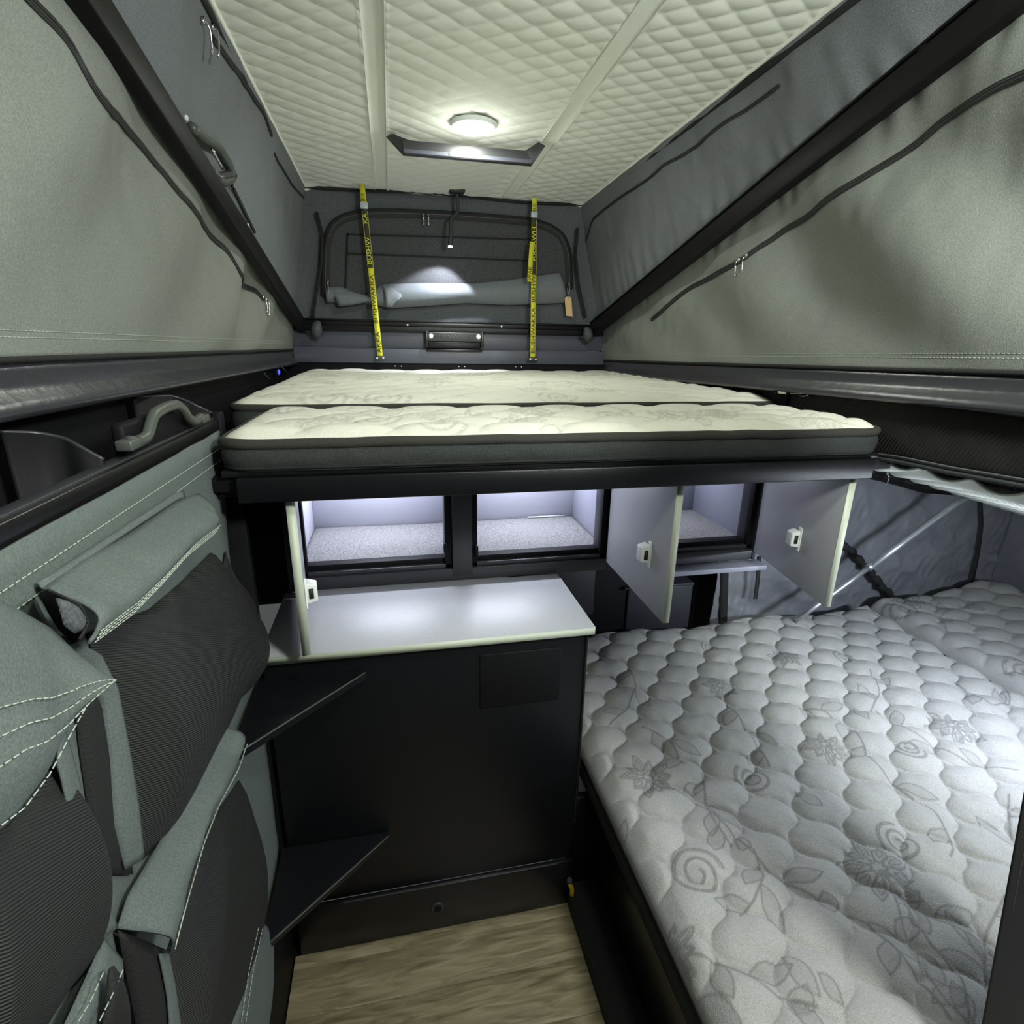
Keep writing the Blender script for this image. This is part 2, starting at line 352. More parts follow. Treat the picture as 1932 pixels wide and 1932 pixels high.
pull(onSF(1398, 490, XR), 1, wR, .045); pull(onSF(1412, 482, XR), 1, wR, .045)
zipline([(1472, 162), (1438, 187), (1397, 215), (1360, 237), (1324, 269), (1292, 292), (1251, 313), (1219, 342), (1182, 365), (1141, 395), (1118, 415), (1113, 436), (1105, 457), (1102, 484), (1107, 511), (1109, 539)], XR, 1, wR, .010)
pull(onSF(1109, 545, XR), 1, wR, .04)

# ceiling liner
def ceiling():
    root = thing('ceiling', (.3, 1.5, 2.24)); struct(root, 'white diamond-quilted roof liner with two long seam bands', 'ceiling')
    xs = np.linspace(-.337, .946, 250); ys = np.linspace(.0, 2.885, 520); X, Y = np.meshgrid(xs, ys)
    p = .076; a = (Y - .75 * X) / p; b = (Y + .75 * X) / p
    h = (np.abs(np.sin(math.pi * a)) * np.abs(np.sin(math.pi * b))) ** .45
    h = .0045 * h + .004 * vnoise(X * 5, Y * 5, 41) + .0015 * vnoise(X * 25, Y * 25, 42)
    for sx in (-.005, .57):
        d = np.abs(X - sx); h = np.where(d < .026, -.001 + .0012 * vnoise(X * 60, Y * 14, 2), h)
        for e in (-.026, .026): h += .0035 * np.exp(-((X - sx - e) / .004) ** 2)
    edge = np.clip((2.885 - Y) / .05, 0, 1); 
    # far hem sags at its corners and curls
    sag = .02 * np.exp(-((X + .337) / .05) ** 2) * (1 - edge) + .01 * np.exp(-((X - .946) / .05) ** 2) * (1 - edge)
    Z = 2.233 + (2.888 - Y) * .033 - h - sag
    grid('quilted_panel', np.stack([X, Y, Z], -1), QUILT, root, .004)
    for sx in (-.005, .57):
        for e in (-.026, .026):
            yy = np.linspace(.2, 2.88, 60); tube('seam_piping', np.stack([yy * 0 + sx + e, yy, 2.2265 + (2.888 - yy) * .033], 1), .0022, QUILT, root, 6)
    for sx, sg in ((-.337, -1), (.946, 1)):
        yy = np.linspace(.0, 2.885, 80)
        ribbon('edge_binding', np.stack([yy * 0 + sx + sg * .010, yy, 2.232 + (2.888 - yy) * .033 + .002 * np.sin(yy * 9)], 1), .022, .006, (0, 0, 1), BLKC, root)
        mk('hanging_binding', np.vstack([[(sx + sg * .004, 0, 2.30), (sx + sg * .012, 0, 2.30), (sx + sg * .012, 2.885, 2.205), (sx + sg * .004, 2.885, 2.205)], [(sx + sg * .004, 0, 2.34), (sx + sg * .012, 0, 2.34), (sx + sg * .012, 2.885, 2.245), (sx + sg * .004, 2.885, 2.245)]]), BF, BLKC, root)  # black binding band hanging between liner and side canvas
        tube('edge_roll', np.stack([yy * 0 + sx, yy, 2.228 + (2.888 - yy) * .033], 1), .006, QUILT, root, 8)
    xx = np.linspace(-.337, .946, 60)
    tube('hem_binding', np.stack([xx, xx * 0 + 2.868, 2.226 + .006 * np.sin(xx * 7)], 1), .006, BLKC, root, 8)
    return root
ceiling()
box('trim_8', (-.55, -.1, 2.345), (1.2, 2.95, 2.37), BLKM); struct(bpy.data.objects['trim_8'], 'black roof shell above the quilted liner', 'roof')

# front wall: canvas with zipped window, metal panels below
def front_wall():
    root = thing('wall_front', (.32, 2.9, 1.4)); struct(root, 'dark canvas end wall with a zipped arch window', 'wall')
    xs = np.linspace(-.44, 1.09, 200); zs = np.linspace(1.66, 2.25, 90); X, Z = np.meshgrid(xs, zs)
    Y = 2.885 - .10 * np.exp(-((X + .44) / .07) ** 2) * 0 + .006 * vnoise(X * 6, Z * 6, 50) + .004 * vnoise(X * 20, Z * 14, 51)
    Y = Y - .03 * np.exp(-((X + .43) / .05) ** 2) - .03 * np.exp(-((X - 1.08) / .05) ** 2)
    grid('end_canvas', np.stack([X, Y, Z], -1), CANVB, root)
    out = [(614, 560), (614, 500), (616, 455), (628, 425), (650, 410), (690, 402), (760, 402), (845, 406), (930, 412), (1000, 418), (1035, 428), (1060, 445), (1072, 475), (1075, 545)]
    P = np.array([onY(x, y, 2.868) for x, y in out]); Pz = smoothp(P, 120, 3)
    z = ribbon('window_zip', Pz, .038, .004, (0, -1, 0), ZIPM, root); tube('coil_edge', Pz + (0, -.003, 0), .003, DPLA, z, 5)
    # window mesh panel as a filled grid inside the outline
    L = resample(Pz[:60], 40); Rr = resample(Pz[::-1][:60], 40)
    t = np.linspace(0, 1, 50)[None, :, None]; G = L[:, None] * (1 - t) + Rr[:, None] * t
    G[..., 1] = 2.872 + .004 * vnoise(G[..., 0] * 7, G[..., 2] * 7, 55)
    grid('window_screen', G, WINDM, root)
    for yl in ((655, 442, 1010, 452), (655, 478, 1000, 492)):
        a, b = onY(yl[0], yl[1], 2.866), onY(yl[2], yl[3], 2.866)
        ribbon('screen_seam', resample([a, b], 30), .007, .003, (0, -1, 0), BLKC, root)
    ribbon('screen_seam', resample([onY(656, 440, 2.866), onY(652, 545, 2.866)], 20), .009, .003, (0, -1, 0), BLKC, root)
    for px in (808, 800): pull(onY(px if px > 803 else 799, 407, 2.85), 0, root, .035)
    pull(onY(619, 530, 2.85), 0, root, .045); pull(onY(1073, 535, 2.84), 0, root, .045)
    # window flap folded down
    A = [(615, 542), (640, 540), (690, 558), (722, 536), (800, 534), (890, 535), (960, 528), (1055, 514)]
    B = [(617, 572), (650, 568), (700, 574), (735, 582), (800, 578), (880, 572), (960, 576), (1068, 572)]
    A = np.array([onY(x, y, 2.862) for x, y in A]); B = np.array([onY(x, y, 2.862) for x, y in B])
    f = loft('window_flap', A, B, CANVD, root, 90, 30, .034, (0, -1, 0), .002, .006, 60, prof=lambda t: np.sin(math.pi * np.clip(t, 0, 1)) ** .8)
    f2 = loft('flap_fold', [onY(x, y, 2.84) for x, y in ((722, 536), (735, 541), (756, 552), (760, 560))], [onY(x, y, 2.81) for x, y in ((728, 578), (738, 580), (745, 572), (752, 566))], CANVD, root, 20, 12, .012, (0, -1, 0), .003)
    loft('flap_crease', [onY(x, y, 2.85) for x, y in ((618, 545), (660, 548), (700, 560))], [onY(x, y, 2.83) for x, y in ((640, 578), (668, 575), (705, 568))], CANVD, root, 20, 10, .02, (0, -1, 0), .002, .004)
    # rolled canvas under the window and corner seams
    for pts in (((597, 400), (608, 440), (606, 500), (596, 560), (590, 600)), ((1090, 430), (1086, 480), (1092, 540), (1105, 600))):
        tube('corner_seam', smoothp([onY(x, y, 2.845) for x, y in pts], 40, 3), .007, BLKC, root, 8)
    return root
front = front_wall()
# metal front structure
def front_panels():
    Yp = 2.85
    r = thing('trim_1', (.32, Yp, 1.50)); struct(r, 'black painted channel rail along the foot of the end canvas', 'rail')
    a, b = onY(575, 612, Yp), onY(1118, 632, Yp)
    box('channel', (-.44, Yp - .02, 1.648), (1.09, Yp + .06, 1.672), BLK, r); box('channel_lip', (-.44, Yp - .028, 1.622), (1.09, Yp - .002, 1.648), BLKS, r)
    box('channel_lip', (-.44, Yp - .036, 1.668), (1.09, Yp - .016, 1.676), BLKS, r)
    for px in ((769, 613), (946, 616)):
        p = onY(*px, Yp - .024); cyl('rivet', p, (0, -1, 0), .0045, .004, WHT, r, 10)
    r = thing('trim_2', (.32, Yp, 1.46)); struct(r, 'slate blue powder-coated front panel behind the bed', 'panel')
    box('upper_panel', (-.44, Yp, 1.545), (1.09, Yp + .03, 1.625), BRG, r); box('lower_panel', (-.44, Yp - .03, 1.478), (1.09, Yp + .03, 1.542), BRG, r, .001)
    box('kick_strip', (-.52, Yp - .02, 1.33), (1.16, Yp + .03, 1.478), BLKM, r)
    for x in (.02, .05, .33, .36, .62, .65): cyl('screw', (x, Yp - .021, 1.464), (0, -1, 0), .003, .003, STEEL, r, 8)
    # side closers
    for i, x in enumerate((-.463, 1.09)):
        pass
front_panels()

# pelmets under the side canvases
def pelmet(name, side, label):
    X0 = XLb if side < 0 else 1.095; zb = zbL if side < 0 else zbR
    r = thing(name, (X0, 1.5, 1.40)); struct(r, label, 'pelmet')
    Ys = np.linspace(.25, 2.86, 80)
    pts = []
    prof = [(-.03, -.001), (-.006, -.001), (.0, -.004), (.002, -.012), (.002, -.028), (.006, -.036), (.013, -.046), (.020, -.056), (.019, -.063), (-.02, -.066)]
    P = np.zeros((len(Ys), len(prof), 3))
    for i, Y in enumerate(Ys):
        sc_ = 1. if side < 0 else 1.05
        wv = .0025 * vnoise(np.array([Y * 8.]), np.array([1.]), 70)[0]
        for j, (dx, dz) in enumerate(prof):
            P[i, j] = (X0 - side * (dx + wv), Y, zb(Y) + dz * sc_)
    grid('gloss_skirt', P, GLOSS, r, .003)
    tube('hem_welt', np.array([[X0 - side * .006, y, zb(y) + .002] for y in Ys]), .004, BLKC, r, 8)
    box('body_wall', (min(X0 + side * .02, X0 + side * .05), .25 if side < 0 else 1.42, 1.0 if side < 0 else 1.30), (max(X0 + side * .02, X0 + side * .05), 2.9, 1.56), BLKM, r)
    return r
pelmet('trim_3', -1, 'glossy black pelmet skirt below the left canvas wall'); pelmet('trim_4', 1, 'glossy black pelmet skirt below the right canvas wall')

# roof support arms
def arm(name, a, b, side, label):
    a = np.array(a, float); b = np.array(b, float); d = (b - a); a = a - d * .28; b = b + d * .02; d = b - a; L = np.linalg.norm(d); t = d / L
    root = thing(name, b, label, 'roof arm', None)
    n = np.array([-side, 0, 0.]); n = n - t * (n @ t); n /= np.linalg.norm(n); u = np.cross(t, n); 
    if u[2] < 0: u = -u
    def bar(nm, o0, o1, w0, w1, m, s0=0., s1=1.):
        V = []
        for s in (s0, s1):
            c = a + d * s
            for q, w in ((o0, w0), (o1, w0), (o1, w1), (o0, w1)): V.append(c + n * q + u * w)
        return mk(nm, V, [(0, 1, 2, 3), (7, 6, 5, 4), (0, 4, 5, 1), (1, 5, 6, 2), (2, 6, 7, 3), (3, 7, 4, 0)], m, root, bevel=.003)
    bar('arm_beam', -.02, .012, -.038, .022, ARMM); bar('arm_flange', -.02, -.004, .022, .040, BLK); bar('arm_lip', -.006, .002, .036, .042, ARMM)
    return root, a, d, n, u
aL, a0, d0, n0, u0 = arm('roof_support_arm', onX(180, 0, -.405), onY(570, 610, 2.83), -1, 'long black steel roof arm rising along the left canvas wall')
for px in ((350, 222), (467, 425), (530, 535)):
    p = onX(*px, -.402); cyl('rivet', p, (1, 0, -.2), .0055, .004, WHT, aL, 10)
aR, a1, d1, n1, u1 = arm('roof_support_arm', onX(1868, 18, 1.05), onY(1118, 620, 2.83), 1, 'long black steel roof arm rising along the right canvas wall')
for px in ((1847, 17), (1485, 315), (1302, 466), (1191, 558)):
    p = onX(*px, 1.05); cyl('rivet', p, (-1, 0, -.2), .0065 if px[0] > 1500 else .005, .004, WHT, aR, 12)
# black latch handle on the left arm
hl = thing('arm_latch', onX(415, 310, -.40), 'small black latch bracket fixed beside the left roof arm', 'latch')
hp = np.array([onX(x, y, -.40) for x, y in ((362, 240), (385, 262), (412, 278), (436, 318), (438, 338), (418, 345), (398, 322))])
V, Fc = tubev(smoothp(hp, 30, 2), .012, 6, 1., (1, 0, 0)); mk('latch_body', V, Fc, GPLA, hl, True)
hq = np.array([onX(x, y, -.392) for x, y in ((400, 282), (420, 318))]); tube('latch_spring', resample(hq, 6), .004, STEEL, hl, 6)
hq = np.array([onX(x, y, -.40) for x, y in ((405, 335), (440, 330))]); tube('latch_foot', resample(hq, 4), .012, DPLA, hl, 6)
tube('latch_rod', resample([onX(438, 350, -.405), onX(480, 438, -.405)], 12), .005, BLK, hl, 6)
# hinge knuckles
for px, side, lab in (((598, 622), -1, 'grey rubber hinge knuckle at the foot of the left roof arm'), ((1108, 632), 1, 'grey rubber hinge knuckle at the foot of the right roof arm')):
    c = onY(*px, 2.79); hk = thing('hinge_knuckle', c - (0, 0, .03), lab, 'hinge')
    V, Fc = tubev(smoothp([c + (-side * .01, 0, .035), c + (0, -.01, .01), c + (side * .004, 0, -.02), c + (side * .0, .01, -.035)], 10, 1), np.array([.012, .016, .021, .025, .026, .026, .025, .022, .017, .01]), 10)
    mk('knuckle', V, Fc, RUB, hk, True); cyl('pivot_pin', c + (-side * .03, .01, -.012), (side, 0, 0), .007, .07, DPLA, hk, 10)
    cyl('bolt_head', c + (-side * .006, -.016, .02), (0, -1, 0), .008, .006, STEEL, hk, 6)

# ---------------------------------------------------------------- ceiling fittings
def disc_lamp(x, y, label):
    z = 2.233 + (2.888 - y) * .033 - .006
    r = thing('ceiling_lamp', (x, y, z - .02), label, 'lamp')
    cyl('lamp_rim', (x, y, z), (0, 0, -1), .076, .012, WHT, r, 48, .070, .001)
    V, Fc = cylv((x, y, z - .0115), (0, 0, -1), .062, .007, 48, .054); mk('lamp_diffuser', V, Fc, LAMP, r, False, bevel=.001)
    cyl('touch_button', (x, y, z - .0180), (0, 0, -1), .015, .003, WHT, r, 20); return r
disc_lamp(.294, 2.04, 'round white LED ceiling lamp, lit, on the quilted roof')
disc_lamp(.42, .25, 'round white ceiling lamp on the roof behind the viewer')
def roof_handle():
    r = thing('grab_bar', (.33, 2.3, 2.16), 'wide charcoal metal grab bar under the quilted roof, ends bent up', 'grab bar')
    z0 = 2.248
    A, B = onZ(760, 287, 2.19), onZ(1007, 303, 2.19); ya = (A[1] + B[1]) / 2
    x0, x1 = A[0], B[0]
    multibox('grip_bar', [((x0, ya, 2.185), (x1, ya + .006, 2.222)), ((x0, ya, 2.182), (x1, ya + .026, 2.188))], DPLA, r, .001)
    box('grip_face', (x0 + .002, ya - .0035, 2.184), (x1 - .002, ya, 2.196), BRG, r, .0008)
    for s, xa in ((-1, x0), (1, x1)):
        top = onZ(*((728, 256) if s < 0 else (1030, 274)), 2.238)
        V = []
        for dy in (0, .022):
            V += [(xa, ya + dy, 2.182), (xa - s * .028, ya + dy, 2.222), (top[0] - s * .022, top[1] + dy * .8 + .02, 2.252), (top[0], top[1] + dy * .8, 2.238)]
        mk('bent_arm', V, [(0, 1, 2, 3), (7, 6, 5, 4), (0, 4, 5, 1), (1, 5, 6, 2), (2, 6, 7, 3), (3, 7, 4, 0)], DPLA, r, bevel=.003)
    text('lettering', 'BUSHWAKKA', .014, (x0 + .15, ya - .004, 2.1895), (1, 0, 0), (0, -1, 0), INK, r, 1.05)
roof_handle()
def reading_light():
    b = onY(862, 360, 2.80); tip = onY(850, 463, 2.74)
    r = thing('reading_light', b, 'flexible black reading lamp hanging at the far edge of the roof, tip lit', 'lamp')
    box('lamp_base', (b[0] - .035, b[1] - .03, b[2] - .012), (b[0] + .035, b[1] + .03, b[2] + .03), DPLA, r, .008)
    P = smoothp([b + (0, -.005, -.01), b + (.004, -.01, -.09), tip + (.006, .01, .11), tip + (0, 0, .012)], 30, 3)
    tube('gooseneck', P, .008, DPLA, r, 10); cyl('lamp_head', tip + (.001, 0, .03), (-.05, 0, -1), .011, .032, DPLA, r, 14)
    cyl('lamp_lens', tip + (-.0005, 0, -.0015), (-.05, 0, -1), .010, .006, LEDW, r, 14)
    spo.location = tuple(tip + (0, 0, -.012)); spo.rotation_euler = (Vector((-.06, .085, -.27))).to_track_quat('-Z', 'Y').to_euler()
reading_light()

# ---------------------------------------------------------------- yellow straps
def strap(xt, yt, xb, yb, ybuck, ysplit, label, words_low, words_up, mir):
    T, B = onY(xt, yt, 2.80), onY(xb, yb, 2.775); T[2] += .01
    r = thing('webbing_strap', B, label, 'strap', None)
    f = lambda t: T + (B - T) * t + np.array([0, -.003 * math.sin(math.pi * t), 0])
    zs = lambda y: (onY(xb, y, 2.82)[2] - T[2]) / (B[2] - T[2])
    tb, ts = zs(ybuck), zs(ysplit); w = .024
    seg = lambda a, b: np.array([f(a + (b - a) * k / 24) for k in range(25)])
    nr = np.array([0, -1, 0.])
    ribbon('upper_webbing', seg(0, ts + .02), w, .002, nr, STRB, r); ribbon('lower_webbing', seg(ts, 1), w * 1.02, .003, nr, YEL, r)
    ribbon('top_end', seg(0, tb) + nr * .0022, w * .96, .001, nr, YEL, r)
    bb = f(tb); box('buckle', bb + (-.016, -.007, -.013), bb + (.016, .004, .013), BUCK, r, .002)
    an = f(.985); box('anchor_plate', an + (-.023, -.007, -.011), an + (.023, .006, .010), DPLA, r, .004)
    for s in (-1, 1): cyl('anchor_screw', an + (s * .014, -.007, 0), (0, -1, 0), .0045, .003, WHT, r, 10)
    up = (T - B) / np.linalg.norm(T - B)
    L = np.linalg.norm(T - B)
    for (t0, s, sz) in words_low:
        P0 = f(t0) + nr * .0045; text('lettering', s, sz, P0 + np.array([0, -.001, 0]), up, nr, INK, r, 1.3)
    for (t0, s, sz) in words_up:
        P0 = f(t0) + nr * .004; text('lettering', s, sz, P0, up, nr, YINK, r, 1.25, mirror=mir)
    text('lettering', 'BUS', .024, f(tb * .80) + nr * .004, up, nr, INK, r, .8)
    for s in (-1, 1):
        e = seg(tb + .03, ts) + nr * .0015; e[:, 0] += s * w * .47; tube('woven_edge', e, .0012, YINK, r, 4)
    return r, f
strap(683, 352, 718, 680, 392, 508, 'yellow and black webbing strap hanging left of the reading lamp', [(.955, 'AKKA', .028), (.775, 'BUSHWAKKA', .0265)], [(.435, 'BUSHW', .026), (.21, 'KA', .026)], False)
_, f_ = strap(1008, 378, 1005, 682, 407, 520, 'yellow and black webbing strap hanging right of the reading lamp', [(.945, 'BUSHWAKKA', .027), (.62, 'BUSHWA', .027)], [(.37, 'HWAKKA', .027)], True)
p = onY(1003, 500, 2.775); ribbon('loose_strap_end', smoothp([p + (.0, 0, .10), p + (-.008, -.012, .02), p + (-.012, -.016, -.075)], 20, 2), .022, .002, (0, -1, 0), YEL, _)
text('lettering', 'WAK', .024, p + (-.013, -.0185, -.07), (.05, 0, 1), (0, -1, 0), INK, _, 1.1)

# key tag
kt = thing('swing_tag', onY(1072, 595, 2.82), 'tan card tag hanging from the right window zip', 'tag')
a = onY(1072, 560, 2.83); b = onY(1073, 597, 2.83)
V = [a + (-.018, 0, -.008), a + (-.010, 0, 0), a + (.010, 0, 0), a + (.017, 0, -.008), b + (.021, 0, .0), b + (-.013, 0, .002)]
V2 = [v + np.array([0, .0016, 0]) for v in V]
mk('card', V + V2, [tuple(range(6))[::-1], tuple(range(6, 12))] + [(i, (i + 1) % 6, (i + 1) % 6 + 6, i + 6) for i in range(6)], TAN, kt)
cyl('eyelet', a + (0, -.002, -.009), (0, 1, 0), .004, .005, STEEL, kt, 10); tube('cord_loop', resample([a + (0, -.001, -.006), onY(1071, 542, 2.825)], 6), .0015, STEEL, kt, 5)

# catch plate on the front panel
def catch():
    c0, c1 = onY(802, 624, 2.81), onY(912, 664, 2.81)
    r = thing('lid_catch', ((c0[0] + c1[0]) / 2, 2.82, c1[2]), 'ribbed metal catch plate with two round screws on the front panel', 'catch')
    x0, x1 = c0[0], c1[0]; zt = c0[2]; zb_ = c1[2]
    multibox('bracket', [((x0, 2.80, zb_ + .02), (x0 + .012, 2.85, zt)), ((x1 - .012, 2.80, zb_ + .02), (x1, 2.85, zt)), ((x0 + .006, 2.80, zb_), (x1 - .006, 2.85, zb_ + .012))], BLK, r)
    box('tread_plate', (x0 + .014, 2.79, zt - .045), (x1 - .014, 2.80, zt - .006), GPLA, r, .002)
    box('lower_face', (x0 + .014, 2.812, zb_ + .014), (x1 - .014, 2.85, zt - .05), BLKS, r, .002)
    n = 26
    bs = []
    for i in range(n):
        for j in range(3):
            x = x0 + .036 + i * (x1 - x0 - .075) / n; z = zt - .040 + j * .011 + (i % 2) * .004
            bs.append(((x, 2.787, z), (x + .005, 2.79, z + .004)))
    o = multibox('tread_pattern', bs, DPLA, r, 0); o['kind'] = 'stuff'
    for x in (x0 + .027, x1 - .027): cyl('round_screw', (x, 2.79, zt - .024), (0, -1, 0), .011, .005, WHT, r, 18, .009)
catch()

# ================================================================ MATTRESSES
def seg_dist(X, Y, P):
    P = np.asarray(P, float); D = np.full(X.shape, 9.)
    for a, b in zip(P[:-1], P[1:]):
        ab = b - a; L = ab @ ab + 1e-12; t = np.clip(((X - a[0]) * ab[0] + (Y - a[1]) * ab[1]) / L, 0, 1)
        D = np.minimum(D, np.hypot(X - a[0] - t * ab[0], Y - a[1] - t * ab[1]))
    return D
class Print:
    def __init__(s, X, Y, ink, shade): s.X, s.Y, s.v = X, Y, np.ones_like(X); s.ink, s.shade = ink, shade
    def win(s, P, pad):
        P = np.asarray(P); x, y = s.X[0], s.Y[:, 0]
        i0, i1 = np.searchsorted(y, [P[:, 1].min() - pad, P[:, 1].max() + pad]); j0, j1 = np.searchsorted(x, [P[:, 0].min() - pad, P[:, 0].max() + pad])
        return slice(max(i0, 0), i1), slice(max(j0, 0), j1)
    def stroke(s, P, w=.0022, k=None):
        w_ = s.win(P, .01); 
        if s.X[w_].size == 0: return
        D = seg_dist(s.X[w_], s.Y[w_], P); c = (k or s.ink); s.v[w_] = np.minimum(s.v[w_], 1 - (1 - c) * np.clip(1.5 - D / w, 0, 1))
    def fill(s, P, k=None):
        P = np.asarray(P); w_ = s.win(P, .0)
        X, Y = s.X[w_], s.Y[w_]
        if X.size == 0: return
        ins = np.zeros(X.shape, bool); n = len(P)
        for i in range(n):
            a, b = P[i], P[(i + 1) % n]
            if abs(a[1] - b[1]) < 1e-9: continue
            ins ^= ((a[1] > Y) != (b[1] > Y)) & (X < (b[0] - a[0]) * (Y - a[1]) / (b[1] - a[1]) + a[0])
        s.v[w_] = np.where(ins, s.v[w_] * (k or s.shade), s.v[w_])
    def leaf(s, c, ang, L, W, full=True, w=.002):
        t = np.linspace(0, 1, 13); d = np.array([math.cos(ang), math.sin(ang)]); n = np.array([-d[1], d[0]])
        up = np.array(c) + np.outer(t * L, d) + np.outer(W * np.sin(math.pi * t ** .8), n); dn = np.array(c) + np.outer(t * L, d) - np.outer(W * np.sin(math.pi * t ** 1.2), n)
        P = np.vstack([up, dn[::-1]]); 
        if full: s.fill(P)
        s.stroke(P, w)
    def flower(s, c, ang, R):
        for k in range(9):
            a = ang + math.radians(-150 + k * 37); L = R * (1 - .25 * (k % 2))
            c0 = np.array(c) + .15 * R * np.array([math.cos(a), math.sin(a)])
            s.leaf(c0, a, L * .85, R * .17, False, .0022); s.leaf(c0 + .2 * R * np.array([math.cos(a), math.sin(a)]), a, L * .48, R * .075, True, .0018)
        for k in range(3):
            a = ang + math.pi + math.radians(-30 + 30 * k); s.leaf(np.array(c) + .05 * np.array([math.cos(a), math.sin(a)]) * R, a, R * .7, R * .13, False)
        a = ang + math.pi; s.stroke([np.array(c) + R * .6 * np.array([math.cos(a), math.sin(a)]) + R * .12 * np.array([math.cos(q), math.sin(q)]) for q in np.linspace(0, 6.3, 12)], .0022)
    def spiral(s, c, R, turns=2.2, ph=0., sgn=1):
        t = np.linspace(0, 1, 60); r = R * (1 - .85 * t); a = ph + sgn * t * turns * 2 * math.pi
        P = np.array(c) + np.stack([r * np.cos(a), r * np.sin(a)], 1); s.stroke(P, .0026); s.stroke(np.array(c) + (P - c) * .9, .0016)
        s.fill(np.array(c) + .3 * R * np.stack([np.cos(t * 6.3), np.sin(t * 6.3)], 1)); return P[0]
    def vine(s, P, w=.0024, leaves=3):
        P = smoothp(P, 50, 4); s.stroke(P, w)
        for k in range(leaves):
            i = int(len(P) * (k + .6) / (leaves + .3)); i = min(i, len(P) - 2); d = P[i + 1] - P[i]; a = math.atan2(d[1], d[0]) + (.8 if k % 2 else -.8)
            s.leaf(P[i], a, .07 + .02 * (k % 2), .018)
def random_print(pr, x0, x1, y0, y1, n, seed, sc_=1.):
    r = random.Random(seed)
    for k in range(n):
        x, y, a = r.uniform(x0, x1), r.uniform(y0, y1), r.uniform(0, 6.28)
        c = np.array([x, y])
        q = k % 4
        if q == 0: pr.flower(c, a, .09 * sc_)
        elif q == 1: pr.spiral(c, .075 * sc_, 2.2, a, r.choice((-1, 1)))
        else:
            d = np.array([math.cos(a), math.sin(a)]); m_ = np.array([-d[1], d[0]])
            pr.vine([c, c + d * .1 * sc_ + m_ * .04, c + d * .22 * sc_, c + d * .33 * sc_ - m_ * .07], .0024, 3)
def rrect(x0, x1, y0, y1, rs, n=12):
    P = []
    for (cx, cy, a0), r in zip(((x1, y1, 0), (x0, y1, 90), (x0, y0, 180), (x1, y0, 270)), rs):
        sx = -1 if cx == x1 else 1; sy = -1 if cy == y1 else 1
        for k in range(n + 1):
            a = math.radians(a0 + 90 * k / n); P.append((cx + sx * r + r * math.cos(a), cy + sy * r + r * math.sin(a)))
    return np.array(P)
